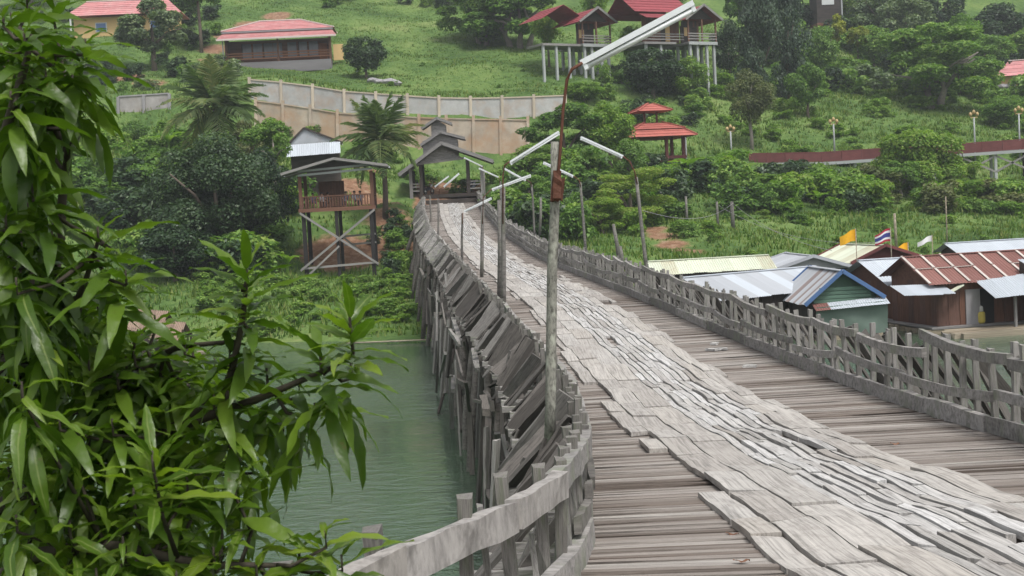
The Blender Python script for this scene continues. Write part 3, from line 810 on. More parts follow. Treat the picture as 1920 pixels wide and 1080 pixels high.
def board_wall(parent, p0, p1, h, n, mats, name='wall_board', th=.05):
    """wall of vertical boards between two local ground points"""
    p0, p1 = Vector(p0), Vector(p1); ax = (p1 - p0) / n
    for i in range(n):
        a = p0 + ax * (i + .02); b = p0 + ax * (i + .98); c = (a + b) / 2
        lb(name, parent, c, c + Vector((0, 0, h)), (b - a).length, th, random.choice(mats), 'clean', up=Vector((-ax.y, ax.x, 0)))

# --- stilt bungalow with the pink roof on the slope (face towards the river)
W_ORB = wood('orange_brown_wood', [(.26, .12, .07), (.30, .14, .08)], grain=(1.5, 8, 8), stain=.4)
def bungalow():
    q = P(523, 126, 186); yaw = R(3)
    t = thing('bungalow', 'long wooden bungalow with faded pink-red hipped tile roof on the hillside', 'house', q, yaw)
    w, dp = 14.6, 7.0
    box('plinth', t, (0, dp / 2, .1), (w, dp, 1.5), plain('dark_plinth', (.20, .19, .20), .9, .3, 1.0))
    box('back_wall', t, (0, 3.2, 2.6), (w - .4, .2, 3.2), W_RED)
    board_wall(t, (w / 2 - .15, 1.0, 1.1), (w / 2 - .15, 3.1, 1.1), 3.2, 5, [W_RED])
    board_wall(t, (-w / 2 + .2, .8, 1.1), (-w / 2 + .2, 3.1, 1.1), 3.2, 5, [W_RED])
    for x in (-w / 2 + .15, 0.0, w / 2 - .15): lb('post', t, (x, .2, -.6), (x, .2, 4.2), .26, .26, W_RED)
    lb('downpipe', t, (-w / 2 - .2, 0, -1.6), (-w / 2 - .2, 0, 4.0), .16, .16, M_PIER)
    for k, x0 in enumerate((-5.2, -3.7, -2.2, -.9, 1.1, 2.6, 4.1)):
        wd = box('window', t, (x0 + .55, 3.05, 2.75), (1.25, .08, 2.0), M_GLASS)
    for x0 in (-5.3, -2.3, 2.6): lb('mullion', t, (x0, 2.98, 1.7), (x0, 2.98, 3.8), .12, .1, W_DARK)
    box('door', t, (w / 2 - 1.3, 3.04, 2.3), (1.1, .1, 2.3), plain('door_wood', (.30, .10, .03), .6, .2, 2))
    for z in (1.35, 1.75, 2.1):
        for x0, x1 in ((-w / 2 + .3, -.2), (.2, w / 2 - .3)): lb('rail', t, (x0, .2, z), (x1, .2, z), .08, .16, W_ORB)
    box('stair_wall', t, (w / 2 + .9, 1.6, 1.9), (1.4, .2, 2.2), M_YELLOWW)
    ez, rz = 4.0, 6.9
    e = .9
    # lower skirt roof, then the main hipped roof above it
    tile_slope(t, [(-w / 2 - .2, .9, 5.0), (w / 2 + .2, .9, 5.0), (w / 2 + e, -1.1, 4.0), (-w / 2 - e, -1.1, 4.0)], 5, M_PINK)
    tile_slope(t, [(-2.7, 3.6, rz), (3.0, 3.6, rz), (w / 2 + .5, .6, 5.25), (-w / 2 - .5, .6, 5.25)], 6, M_PINK)
    tile_slope(t, [(3.0, 3.6, rz), (3.01, 3.61, rz), (w / 2 + .5, 7.0, 5.25), (w / 2 + .5, .6, 5.25)], 5, M_PINK)
    tile_slope(t, [(-2.71, 3.61, rz), (-2.7, 3.6, rz), (-w / 2 - .5, .6, 5.25), (-w / 2 - .5, 7.0, 5.25)], 5, M_PINK)
    tile_slope(t, [(3.0, 3.6, rz), (-2.7, 3.6, rz), (-w / 2 - .5, 7.0, 5.25), (w / 2 + .5, 7.0, 5.25)], 3, M_PINK)
    for a, b in (((-2.7, 3.6, rz + .08), (3.0, 3.6, rz + .08)), ((-2.7, 3.6, rz + .08), (-w / 2 - .5, .6, 5.35)), ((3.0, 3.6, rz + .08), (w / 2 + .5, .6, 5.35)), ((3.0, 3.6, rz + .08), (w / 2 + .5, 7, 5.35)), ((-2.7, 3.6, rz + .08), (-w / 2 - .5, 7, 5.35))):
        lb('ridge_cap', t, a, b, .34, .14, M_CAP)
    lb('fascia', t, (-w / 2 - e, -1.12, 3.93), (w / 2 + e, -1.12, 3.93), .1, .25, M_CAP)
    lb('fascia', t, (-w / 2 - .4, .62, 5.12), (w / 2 + .4, .62, 5.12), .1, .22, M_STONE)
    return t
bungalow()

# --- second house at the upper edge, mostly behind leaves
def yellow_house():
    q = P(235, 74, 200)
    t = thing('yellow_house', 'yellow walled house with pink tiled roof half hidden behind leafy trees', 'house', q, R(4))
    box('wall', t, (0, 3, 1.7), (15, 5, 3.6), M_YELLOWW)
    for x in (-3.5, 1.0, 4.5):
        fr = box('window', t, (x, .45, 2.0), (1.7, .12, 1.4), M_WALLW); box('pane', t, (x, .38, 2.0), (1.4, .06, 1.15), plain('blue_pane', (.10, .17, .34), .2, .1, 2))
    tile_slope(t, [(-6, 3, 6.2), (6, 3, 6.2), (8.6, -.7, 3.6), (-8.6, -.7, 3.6)], 7, M_PINK)
    tile_slope(t, [(6, 3, 6.2), (-6, 3, 6.2), (-8.6, 6.7, 3.6), (8.6, 6.7, 3.6)], 4, M_PINK)
    lb('ridge_cap', t, (-6, 3, 6.28), (6, 3, 6.28), .3, .14, M_CAP)
    lb('post', t, (-7.7, -.4, 0), (-7.7, -.4, 3.6), .22, .22, M_WALLW)
yellow_house()

# --- stilt cabins high on the right
def cabin(px, py, d, yaw, w, label, second=False):
    q = P(px, py, d)                      # floor level, front centre
    t = thing('stilt_cabin', label, 'cabin', q, yaw, )
    dp = 6.0
    box('floor', t, (0, dp / 2, -.15), (w, dp, .3), W_GREY)
    lb('floor_beam', t, (-w / 2, -.02, -.22), (w / 2, -.02, -.22), .2, .4, M_PIER)
    board_wall(t, (-w / 2 + .2, 1.8, 0), (w / 2 - 1.6, 1.8, 0), 2.9, 9, [W_RED, W_DARK])
    board_wall(t, (w / 2 - 1.6, 1.85, 0), (w / 2 - 1.6, dp, 0), 2.9, 5, [W_RED])
    box('door', t, (-.4, 1.72, 1.05), (1.0, .08, 2.1), W_DARK)
    box('window', t, (-w / 4, 1.73, 1.5), (1.1, .08, 1.1), M_YELLOWW)
    for x in (-w / 2 + .1, 0, w / 2 - .1): lb('post', t, (x, .12, 0), (x, .12, 2.9), .18, .18, W_RED)
    for z in (.35, .72, 1.05):
        lb('rail', t, (-w / 2, .05, z), (w / 2, .05, z), .07, .13, W_GREY)
        lb('rail', t, (w / 2 - .04, .1, z), (w / 2 - .04, 1.75, z), .07, .13, W_GREY)
    M = ROOT[t]
    for x in (-w / 2 + .4, -w / 6, w / 6, w / 2 - .4):
        for yy in (.3, 3.0, 5.6):
            g = M @ Vector((x, yy, 0)); gz = H(g.x, g.y) - q.z - .4
            if gz < -.5: lb('stilt', t, (x, yy, gz), (x, yy, -.3), .32, .32, M_PIER)
    # gable facing the river with a lower porch roof
    for s in (-1, 1):
        tile_slope(t, [(0, -.5, 4.7), (0, dp + .4, 4.7), (s * (w / 2 + .7), dp + .4, 2.75), (s * (w / 2 + .7), -.5, 2.75)], 5, M_REDROOF)
        lb('rake_board', t, (0, -.56, 4.72), (s * (w / 2 + .7), -.56, 2.76), .1, .28, W_GREY)
    poly('gable', t, [(-w / 2 + .2, 0.5, 3.0), (w / 2 - .2, .5, 3.0), (0, .5, 4.5)], .08, W_DARK)
    if second:
        tile_slope(t, [(-9.5, 5.2, 6.6), (-.4, 5.2, 6.6), (-.4, 1.4, 3.9), (-9.5, 1.4, 3.9)], 6, M_REDROOF)
        tile_slope(t, [(-.4, 5.2, 6.6), (-9.5, 5.2, 6.6), (-9.5, 9.0, 3.9), (-.4, 9.0, 3.9)], 4, M_REDROOF)
        tile_slope(t, [(-8.8, 1.6, 3.7), (-3.0, 1.6, 3.7), (-3.0, -.2, 2.9), (-8.8, -.2, 2.9)], 3, M_REDROOF)
        board_wall(t, (-8.2, 2.0, 0), (-w / 2, 2.0, 0), 3.6, 8, [W_RED, W_DARK, M_YELLOWW])
        box('floor', t, (-6.2, 4.0, -.15), (5.0, 6.5, .3), W_GREY)
        for z in (.35, .72, 1.05): lb('rail', t, (-8.6, 1.0, z), (-w / 2, 1.0, z), .07, .13, W_GREY)
        box('landing', t, (-6.2, 1.4, -.15), (5.0, 1.2, .3), W_GREY)
        for x in (-8.2, -5.9):
            g = M @ Vector((x, 1.2, 0)); gz = H(g.x, g.y) - q.z - .4
            lb('stilt', t, (x, 1.2, gz), (x, 1.2, -.3), .32, .32, M_PIER)
    else:
        for s in (-1, 1):
            tile_slope(t, [(-3.6, 2.2, 5.4), (-3.6, 8.0, 5.4), (-3.6 + s * 3.6, 8, 3.4), (-3.6 + s * 3.6, 2.2, 3.4)], 5, M_REDROOF)
        box('floor', t, (-5.0, 2.5, -.15), (6.5, 4.0, .3), W_GREY)
        for x in (-8.0, -6.0, -4.0):
            g = M @ Vector((x, .8, 0)); gz = H(g.x, g.y) - q.z - .4
            lb('stilt', t, (x, .8, gz), (x, .8, -.3), .3, .3, M_PIER)
    return t
cabin(1120, 82, 178, R(30), 4.6, 'red roofed timber cabin on tall pale stilts beside leafy trees')
cabin(1318, 78, 176, R(28), 4.6, 'larger red roofed timber cabin on tall stilts with long railed balcony', True)

# --- retaining walls: panels between posts
def retaining(name, label, pts, mat, pmat, post_over, step):
    """pts: (px, py_top, py_bottom, d)"""
    a = P(pts[0][0], pts[0][2], pts[0][3])
    t = thing(name, label, 'wall', (a.x, a.y, a.z))
    X = [p[0] for p in pts]
    n = max(2, int((X[-1] - X[0]) / step)); xs = np.linspace(X[0], X[-1], n + 1)
    col_ = []
    for x in xs:
        tp = np.interp(x, X, [p[1] for p in pts]); bt = np.interp(x, X, [p[2] for p in pts]); d = np.interp(x, X, [p[3] for p in pts])
        A = P(x, tp, d); B = P(x, bt, d); col_.append((A, B))
    for i in range(n):
        (A, B), (Cc, D) = col_[i], col_[i + 1]
        ax = (Cc - A); ax.z = 0; nn = Vector((ax.y, -ax.x, 0)).normalized() * .16
        v = [B - Vector((0, 0, 1.2)), D - Vector((0, 0, 1.2)), Cc, A]; v = v + [q - nn for q in v]
        v = [q + nn * .5 for q in v]
        v = [inv_chain(t) @ q for q in v]
        me = mesh('wall_panel', v, [(0, 1, 2, 3), (7, 6, 5, 4), (0, 4, 5, 1), (1, 5, 6, 2), (2, 6, 7, 3), (3, 7, 4, 0)], mat)
        put('wall_panel', me, t, None, False)
        beam('coping', t, A + Vector((0, 0, .05)), Cc + Vector((0, 0, .05)), .36, .16, pmat, 'clean')
    for (A, B) in col_:
        beam('post', t, B - Vector((0, .12, 1.0)), A + Vector((0, -.12, post_over)), .34, .34, pmat, 'clean', up=(0, 1, 0))
    return t
M_BUFF = plain('buff_post', (.52, .45, .36), .9, .2, 2)
retaining('retaining_wall', 'upper grey concrete retaining wall with pale posts below the grassy slope', [(468, 150, 186, 163), (560, 158, 200, 163), (640, 172, 214, 162), (750, 180, 219, 162), (850, 186, 218, 162), (960, 184, 216, 162), (1060, 180, 214, 163)], M_CONC, M_BUFF, .35, 56)
retaining('retaining_wall', 'lower orange stained retaining wall under the grey one', [(480, 190, 245, 159), (560, 200, 258, 158), (640, 214, 270, 157), (770, 221, 290, 156), (860, 224, 300, 155), (990, 226, 300, 156)], M_CONC2, M_CONC2, .5, 50)
retaining('retaining_wall', 'isolated weathered concrete wall section left of the palm', [(222, 182, 240, 160), (318, 176, 236, 161)], plain('weathered_wall', (.36, .34, .33), .9, .3, .7, dirt=(.28, .22, .18), coords='World'), M_STONE, .0, 48)

# --- open eating hut on tall stilts
W_BLACKW = wood('blackened_wood', [(.030, .028, .028), (.045, .041, .04)], grain=(1.5, 8, 8), stain=.3)
def eating_hut():
    q = P(632, 388, 106)                   # floor, front middle
    t = thing('stilt_hut', 'open wooden eating hut on tall dark stilts with crossed braces', 'hut', q, R(3))
    w, dp = 5.9, 4.6
    box('floor', t, (0, dp / 2, -.12), (w, dp, .22), W_DARK)
    lb('floor_beam', t, (-w / 2 - .1, -.03, -.16), (w / 2 + .1, -.03, -.16), .16, .3, W_RED)
    for x in (-w / 2 + .12, w / 2 - .12):
        for yy in (.12, dp - .12): lb('post', t, (x, yy, 0), (x, yy, 2.75), .26, .26, W_RED)
    for i in range(26):
        x = -w / 2 + .3 + i * (w - .6) / 25
        lb('baluster', t, (x, .08, .05), (x, .08, .85), .1, .05, W_RED, up=(0, 1, 0))
    for (a, b) in (((-w / 2, .08, .9), (w / 2, .08, .9)), ((-w / 2 + .1, .1, .9), (-w / 2 + .1, dp, .9)), ((w / 2 - .1, .1, .9), (w / 2 - .1, dp, .9))):
        lb('hand_rail', t, a, b, .12, .09, W_RED)
    lb('counter', t, (-w / 2 + .3, dp - .8, .75), (w / 2 - 2.6, dp - .8, .75), .7, .08, W_RED)
    board_wall(t, (-w / 2 + 1.2, dp - .1, 0), (w / 2 - 2.6, dp - .1, 0), 2.2, 6, [W_RED])
    # roof: low gable, ridge pointing away
    for s in (-1, 1):
        sheets(t, (0, -.7, 3.75), (0, dp + .6, 3.75), (s * (w / 2 + 1.3), 0, -1.05 if s < 0 else -.75), 6, [M_ZINC2, W_SHING], 'roof_sheet', .05)
        lb('rake_board', t, (0, -.78, 3.80), (s * (w / 2 + 1.25), -.78, 2.76 if s < 0 else 3.06), .1, .2, W_GREY)
    lb('tie_beam', t, (-w / 2, -.05, 2.62), (w / 2, -.05, 2.90), .1, .16, M_PIER)
    lb('tie_beam', t, (-w / 2, -.07, 2.95), (w / 2, -.07, 3.22), .1, .16, M_PIER)
    poly('gable', t, [(-w / 2, 0.02, 2.9), (w / 2, .02, 3.1), (0, .02, 3.65)], .05, W_DARK)
    M = ROOT[t]
    zf = []
    for x in (-w / 2 + .25, -.1, w / 2 - .3):
        for yy in (.2, dp - .3):
            g = M @ Vector((x, yy, 0)); gz = H(g.x, g.y) - q.z - .3
            lb('stilt', t, (x, yy, gz), (x, yy, -.2), .30 if x != -.1 else .26, .30, W_BLACKW)
    zb = -5.2
    lb('cross_brace', t, (-w / 2, -.1, -.35), (w / 2 + .1, -.1, -4.7), .07, .17, W_GREY)
    lb('cross_brace', t, (w / 2, -.16, -.35), (-w / 2 - .2, -.16, -4.9), .07, .17, W_GREY)
    lb('cross_brace', t, (0, dp - .6, -2.4), (w / 2 - .4, dp - .6, -4.7), .07, .15, W_GREY)
    lb('cross_brace', t, (0, -.2, -3.1), (-w / 2 + .5, -.2, -5.2), .07, .15, W_GREY)
    lb('ground_rail', t, (-w / 2 - .1, -.05, -4.75), (w / 2 - .2, -.05, -4.55), .08, .17, W_GREY)
    lb('ground_rail', t, (0.1, dp - .5, -2.4), (w / 2 - .2, dp - .5, -2.3), .08, .15, W_GREY)
    lb('ground_rail', t, (0.1, dp - .5, -3.1), (w / 2 - .2, dp - .5, -3.0), .08, .15, W_GREY)
    return t
hut = eating_hut()

# --- zinc shed behind the hut
def shed():
    q = P(592, 312, 127); q.z = H(q.x, q.y)
    top = P(592, 240, 127).z - q.z
    t = thing('metal_shed', 'small shed with grey gable and shiny zinc front roof behind the hut', 'shed', q, R(6))
    box('wall', t, (0, 2.0, top / 2 - .6), (4.6, 3.6, top - 1.2), W_DARK)
    sheets(t, (-2.6, 0.0, top - 1.5), (2.4, 0, top - 1.35), (0, -1.7, -1.2), 5, M_ZINC)
    poly('gable', t, [(-2.4, .1, top - 1.5), (2.4, .1, top - 1.4), (-.9, .1, top)], .1, M_ZINC2)
    for s, x in ((-1, -2.6), (1, 2.7)): lb('rake_board', t, (-.9, 0, top + .06), (x, 0, top - 1.5), .16, .16, W_DARK)
    sheets(t, (-.9, 0, top), (-.9, 4, top), (3.5, 0, -1.5), 3, M_ZINC2); sheets(t, (-.9, 0, top), (-.9, 4, top), (-1.8, 0, -1.5), 3, M_ZINC2)
shed()

# --- three-tiered gate shelter at the far end of the bridge
def gate():
    d = 134.0
    q = P(833, 364, d)
    sc = d / FOC                             # metres per pixel there
    t = thing('gate_shelter', 'grey timber gate shelter with three stacked gable roofs at the bridge end', 'shelter', q, R(1))
    hgt = lambda py: (362 - py) * sc
    X = lambda px: (px - 833) * sc
    dp = 6.0
    box('floor', t, ((X(786) + X(900)) / 2, dp / 2 + .1, -.1), (X(900) - X(786), dp, .2), plain('sand_floor', (.46, .41, .34), .9, .15, 2))
    lb('floor_beam', t, (X(786), -.12, -.16), (X(900), -.12, -.16), .3, .34, W_DARK)
    for px in (772, 791, 879, 905):
        for yy in (.0, dp - .8):
            lb('post', t, (X(px), yy, -3.0 if px in (772, 905) else 0), (X(px), yy, hgt(300 if px in (791, 879) else 312)), .32, .32, W_DARK if yy > 0 or px in (791, 879) else W_GREY)
    # benches along both sides
    for x0, x1 in ((772, 791), (879, 905)):
        for z in (.45, .85, 1.15): lb('bench_rail', t, (X(x0), .05, z), (X(x1), .05, z), .08, .12, W_GREY)
        for z in (.9, 1.3): lb('bench_rail', t, ((X(x0) if x0 < 800 else X(x1)), .1, z), ((X(x0) if x0 < 800 else X(x1)), dp - .8, z), .08, .14, W_GREY)
        box('bench', t, ((X(x0) if x0 < 800 else X(x1)) + (.45 if x0 < 800 else -.45), dp / 2 - .4, .45), (.6, dp - 1.2, .09), W_GREY)
    def roof(xa, za, xl, zl, xr, zr, y0, y1, n, rk=.26):
        for (xe, ze) in ((xl, zl), (xr, zr)):
            sheets(t, (xa, y0, za), (xa, y1, za), (xe - xa, 0, ze - za), n, W_SHING, 'roof_board', .03)
            lb('rake_board', t, (xa, y0 - .06, za + .02), (xe, y0 - .06, ze + .02), .1, rk, W_SHING)
        lb('ridge_cap', t, (xa, y0 - .05, za + .08), (xa, y1, za + .08), .3, .12, W_SHING)
    roof(X(833), hgt(268), X(751), hgt(323), X(928), hgt(307), -1.1, dp + .6, 6, .34)
    poly('gable', t, [(X(786), -.2, hgt(304)), (X(872), -.2, hgt(297)), (X(833), -.2, hgt(273))], .1, W_GREY)
    lb('gable_beam', t, (X(786), -.32, hgt(304)), (X(876), -.32, hgt(297)), .12, .2, W_GREY)
    def tower(x0, x1, zb, zt, y0, y1):
        box('tier_wall', t, ((x0 + x1) / 2, (y0 + y1) / 2, (zb + zt) / 2), (x1 - x0, y1 - y0, zt - zb), W_GREY)
    tower(X(797), X(863), hgt(290), hgt(260), .8, 4.6)
    poly('gable', t, [(X(797), .76, hgt(261)), (X(863), .76, hgt(261)), (X(831), .76, hgt(248))], .1, W_GREY)
    roof(X(831), hgt(246), X(793), hgt(269), X(877), hgt(260), .3, 5.2, 4)
    tower(X(814), X(842), hgt(258), hgt(231), 1.6, 3.8)
    poly('gable', t, [(X(814), 1.56, hgt(232)), (X(842), 1.56, hgt(232)), (X(826), 1.56, hgt(221))], .1, W_GREY)
    roof(X(826), hgt(219), X(796), hgt(237), X(854), hgt(231), 1.1, 4.3, 3)
    return t
gate()

# --- red roofed pavilion among the trees
def pavilion():
    d = 146.0; q = P(1232, 322, d); q.z = max(H(q.x, q.y), P(1232, 330, d).z); sc = d / FOC
    t = thing('pavilion', 'open red pavilion with tiered orange-red roofs among the shrubs', 'pavilion', q, R(12))
    hz = lambda py: (325 - py) * sc
    for x, yy in ((-2.4, 0), (1.0, -.6), (3.2, .2), (-2.4, 4), (3.2, 4)): lb('post', t, (x, yy, -2.2), (x, yy, hz(268)), .3, .3, M_REDRAIL)
    box('floor', t, (.4, 2, -.1), (6.4, 5, .2), M_REDRAIL)
    for z in (.4, .9): lb('rail', t, (-2.6, -.5, z), (3.4, -.3, z), .1, .3, M_REDRAIL)
    def hip(cx, cy, w, dpt, z0, z1, tw, td):
        A = [(cx - tw, cy - td, z1), (cx + tw, cy - td, z1), (cx + tw, cy + td, z1), (cx - tw, cy + td, z1)]
        B = [(cx - w, cy - dpt, z0), (cx + w, cy - dpt, z0), (cx + w, cy + dpt, z0), (cx - w, cy + dpt, z0)]
        for i in range(4):
            j = (i + 1) % 4
            tile_slope(t, [A[i], A[j], B[j], B[i]], 3, M_ORANGE)
        for i in range(4): lb('hip_cap', t, (A[i][0], A[i][1], A[i][2] + .1), (B[i][0], B[i][1], B[i][2] + .1), .2, .1, M_ORANGE)
    hip(.2, 2, 4.0, 3.8, hz(272), hz(255), 2.6, 2.4)
    hip(.2, 2, 3.0, 2.8, hz(257), hz(243), 1.0, .8)
    for x in (-.5, .9): lb('post', t, (x, 2, hz(246)), (x, 2, hz(222)), .2, .2, M_REDRAIL)
    hip(.2, 2, 2.0, 1.8, hz(222), hz(207), .3, .3)
pavilion()

# --- raised red walkway with lamps
def walkway(pts, label):
    a = Vector(pts[0]); t = thing('raised_walkway', label, 'walkway', (a.x, a.y, H(a.x, a.y)))
    for i in range(len(pts) - 1):
        p, q = Vector(pts[i]), Vector(pts[i + 1]); ax = (q - p).normalized(); side = Vector((-ax.y, ax.x, 0)).normalized() * 1.1
        beam('deck_slab', t, p, q, 2.4, .18, W_GREY, 'clean')
        beam('edge_beam', t, p - side * 1.1 - Vector((0, 0, .12)), q - side * 1.1 - Vector((0, 0, .12)), .14, .3, M_PIER, 'clean')
        for s in (-1, 1):
            n = int((q - p).length / 1.9)
            for k in range(n):
                u, v = p.lerp(q, (k + .02) / n) + side * s, p.lerp(q, (k + .98) / n) + side * s
                beam('railing_panel', t, u + Vector((0, 0, .62)), v + Vector((0, 0, .62)), .05, .95, M_REDRAIL, 'clean')
                beam('railing_post', t, p.lerp(q, k / n) + side * s, p.lerp(q, k / n) + side * s + Vector((0, 0, 1.25)), .14, .14, M_REDRAIL, 'clean', up=(0, 1, 0))
            beam('hand_rail', t, p + side * s + Vector((0, 0, 1.18)), q + side * s + Vector((0, 0, 1.18)), .12, .1, M_REDRAIL, 'clean')
        for k in range(int((q - p).length / 3.6) + 1):
            c = p.lerp(q, min(1, k * 3.6 / (q - p).length))
            for s in (-.8, .8):
                g = c + side * s; gz = H(g.x, g.y) - .3
                if c.z - gz > .6: beam('column', t, (g.x, g.y, gz), (g.x, g.y, c.z - .1), .3, .3, M_PIER if k % 2 else W_DARK, 'clean', up=(0, 1, 0))
            if c.z - H(c.x, c.y) > 1.4 and k:
                c0 = p.lerp(q, (k - 1) * 3.6 / (q - p).length)
                beam('cross_brace', t, c0 - side * .9 - Vector((0, 0, .4)), c - side * .9 - Vector((0, 0, 2.2)), .1, .2, W_GREY, 'clean')
                beam('cross_brace', t, c - side * .9 - Vector((0, 0, .4)), c0 - side * .9 - Vector((0, 0, 2.2)), .1, .2, W_GREY, 'clean')
    return t
walkway([P(1405, 308, 153), P(1540, 306, 152), P(1690, 296, 151), P(1800, 290, 150), P(1990, 277, 149)], 'raised walkway with dark red panelled railings crossing the slope')

def garden_lamp(px, py0, py1, d, label):
    b0 = P(px, py0, d); b0.z = min(b0.z, H(b0.x, b0.y) + 3.0); tp = P(px, py1, d)
    t = thing('garden_lamp', label, 'lamp', b0, 0, 'lamps along the red walkway')
    h = tp.z - b0.z
    tube('pole', t, [(0, 0, 0), (0, 0, h * .5), (0, 0, h * .9)], [.12, .1, .09], M_PIER, 6, False)
    lb('bracket', t, (-.4, 0, h * .9), (.4, 0, h * .9), .08, .1, M_GOLD)
    for s in (-1, 0, 1):
        v = []; f = []
        ring = [(.08, -.12), (.18, .04), (.20, .17), (.12, .33), (.02, .4)]
        for r_, z_ in ring:
            for k in range(6): v.append((r_ * math.cos(k * math.pi / 3) + s * .38, r_ * math.sin(k * math.pi / 3), h * .94 + z_ + (.25 if s == 0 else 0)))
        for i in range(4):
            for k in range(6): f.append((i * 6 + k, i * 6 + (k + 1) % 6, i * 6 + 6 + (k + 1) % 6, i * 6 + 6 + k))
        f.append(tuple(range(6))[::-1]); f.append(tuple(range(24, 30)))
        put('lantern', mesh('lantern', v, f, M_GOLD, True), t, None, False)
M_GOLD = plain('gilded_lantern', (.45, .33, .16), .5, .2, 4)
for (a, lab) in (((1565, 290, 226, 152.5), 'garden lamp with pale pole and golden lanterns above the planted slope'), ((1828, 278, 211, 149.6), 'golden topped lamp on the walkway against dark foliage'), ((1912, 272, 203, 149), 'golden topped lamp at the higher end of the walkway'),
                 ((1372, 300, 240, 156), 'golden topped lamp beside the olive tree trunk'), ((1288, 322, 246, 149), 'golden topped lamp behind the red pavilion roof')):
    garden_lamp(*a, lab)

# --- glimpsed roofs at the upper right
def glimpse():
    q = P(1905, 168, 205); q.z = min(q.z, H(q.x, q.y) + 1)
    t = thing('hillside_house', 'pink roofed house half hidden by trees on the upper slope', 'house', q, R(-10))
    box('wall', t, (1, 3, .8), (7, 5, 3.4), M_YELLOWW)
    tile_slope(t, [(-.5, 2.5, 4.6), (4, 2.5, 4.6), (5, -.6, 2.1), (-3, -.6, 2.1)], 4, M_PINK); tile_slope(t, [(4, 2.5, 4.6), (-.5, 2.5, 4.6), (-3, 6.2, 2.1), (5, 6.2, 2.1)], 3, M_PINK)
    tile_slope(t, [(-.51, 2.51, 4.6), (-.5, 2.5, 4.6), (-3, -.6, 2.1), (-3, 6.2, 2.1)], 3, M_PINK)
    lb('ridge_cap', t, (-.5, 2.5, 4.7), (4, 2.5, 4.7), .3, .12, M_CAP)
    q = P(1555, 26, 236)
    t = thing('dark_hut', 'small dark grey hut with pale window high on the slope', 'hut', q, R(5))
    box('wall', t, (0, 2, 1.2), (4.4, 4, 5.5), W_DARK); wd = box('window', t, (-.2, -.05, 2.2), (2.2, .1, 1.2), M_WALLW)
    sheets(t, (-2.8, 2, 5.4), (2.8, 2, 5.4), (0, -2.8, -1.2), 4, M_ZINC2); sheets(t, (-2.8, 2, 5.4), (2.8, 2, 5.4), (0, 2.8, -1.2), 4, M_ZINC2)
    lb('corner_post', t, (2.25, -.05, -1.5), (2.25, -.05, 3.9), .25, .25, M_PIER)
    box('plinth', t, (0, 2, -2.2), (4.6, 4.2, 1.4), W_RED)
glimpse()
# ------------------------------------------------------------------ floating houses
def WL(px, py, d):
    return P(px, py, d)
def float_house(name, label, apex, yaw, length, fs, fd, bs, bd, roof, nsheet, wall, gable=None, rake=None, wall_h=None, raft=True, bdrop=None, boards=10, overhang=.45, deckc=None):
    """apex: world point of the ridge's near end. x runs along the ridge, -y is the right/front side.
    fs, fd: run and drop of the -y slope; bs, bd of the +y slope"""
    base = Vector((apex.x, apex.y, WATER)); h = apex.z - WATER
    t = thing(name, label, 'house', base, yaw, None)
    z = h
    sheets(t, (-overhang, 0, z), (length + overhang, 0, z), (0, -fs, -fd), nsheet, roof)
    sheets(t, (-overhang, 0, z), (length + overhang, 0, z), (0, bs, -bd), nsheet, roof)
    lb('ridge_cap', t, (-overhang, 0, z + .03), (length + overhang, 0, z + .03), .3, .05, roof[0] if isinstance(roof, list) else roof)
    ey, eb = -fs * .86, bs * .86
    zf, zb = z - fd * .9, z - bd * .9
    x0, x1 = .15, length - .15
    fl = .35
    board_wall(t, (x0, ey, fl), (x1, ey, fl), zf - fl - .05, boards, wall)
    board_wall(t, (x0, eb, fl), (x1, eb, fl), zb - fl - .05, max(3, boards // 2), wall)
    nb = max(4, int((eb - ey) / .6))
    zl = min(zf, zb)
    board_wall(t, (x0, eb, fl), (x0, ey, fl), zl - fl, nb, wall)
    board_wall(t, (x1, ey, fl), (x1, eb, fl), zl - fl, nb, wall)
    for x in (x0 - .03, x1):
        poly('gable', t, [(x, ey, zl), (x, eb, zl), (x, eb, zb), (x, 0, z - .06), (x, ey, zf)], .06, gable or wall[0], (1, 0, 0))
    if rake:
        for x in (-overhang - .03, length + overhang + .03):
            lb('rake_board', t, (x, 0, z + .02), (x, -fs, z - fd + .02), .06, .2, rake); lb('rake_board', t, (x, 0, z + .02), (x, bs, z - bd + .02), .06, .2, rake)
    if raft:
        n = 9; yy0, yy1 = ey - .7, eb + .5
        for i in range(n):
            yy = yy0 + (yy1 - yy0) * (i + .5) / n
            lb('raft_log', t, (-.7, yy, .08), (length + .6, yy, .08), .32, .34, M_BAMBOO, 'rough')
        lb('raft_deck', t, (-.5, (yy0 + yy1) / 2, .30), (length + .4, (yy0 + yy1) / 2, .30), yy1 - yy0 - .3, .09, W_GREY)
    return t
WB = [W_RED, wood('brown_board', [(.16, .085, .065), (.20, .11, .085), (.13, .075, .06)], grain=(1.5, 8, 8), stain=.4)]
WBLK = [W_DARK]
WGB = [M_GREENW]
a_ = P(1225, 490, 80)
float_house('raft_house', 'long low raft house with pale lime-green rust-streaked roof', a_, R(4), 6.6, 1.9, .75, 1.9, .75, [M_LIME, M_LIME, M_LIME2], 9, WBLK)
float_house('raft_house', 'raft house with big plain silver zinc roof beside the bridge railing', P(1290, 520, 72), R(32), 9.0, 3.1, 1.15, 2.6, 1.1, [M_ZINC, M_ZINC, M_ZINC2], 11, WBLK)
float_house('raft_house', 'raft house with dull grey roof and pale gable behind the silver roof', P(1522, 480, 82), R(92), 6.0, 2.9, .95, 2.9, .85, [M_ZINC2], 6, WBLK, gable=M_WALLW, rake=M_ZINC2)
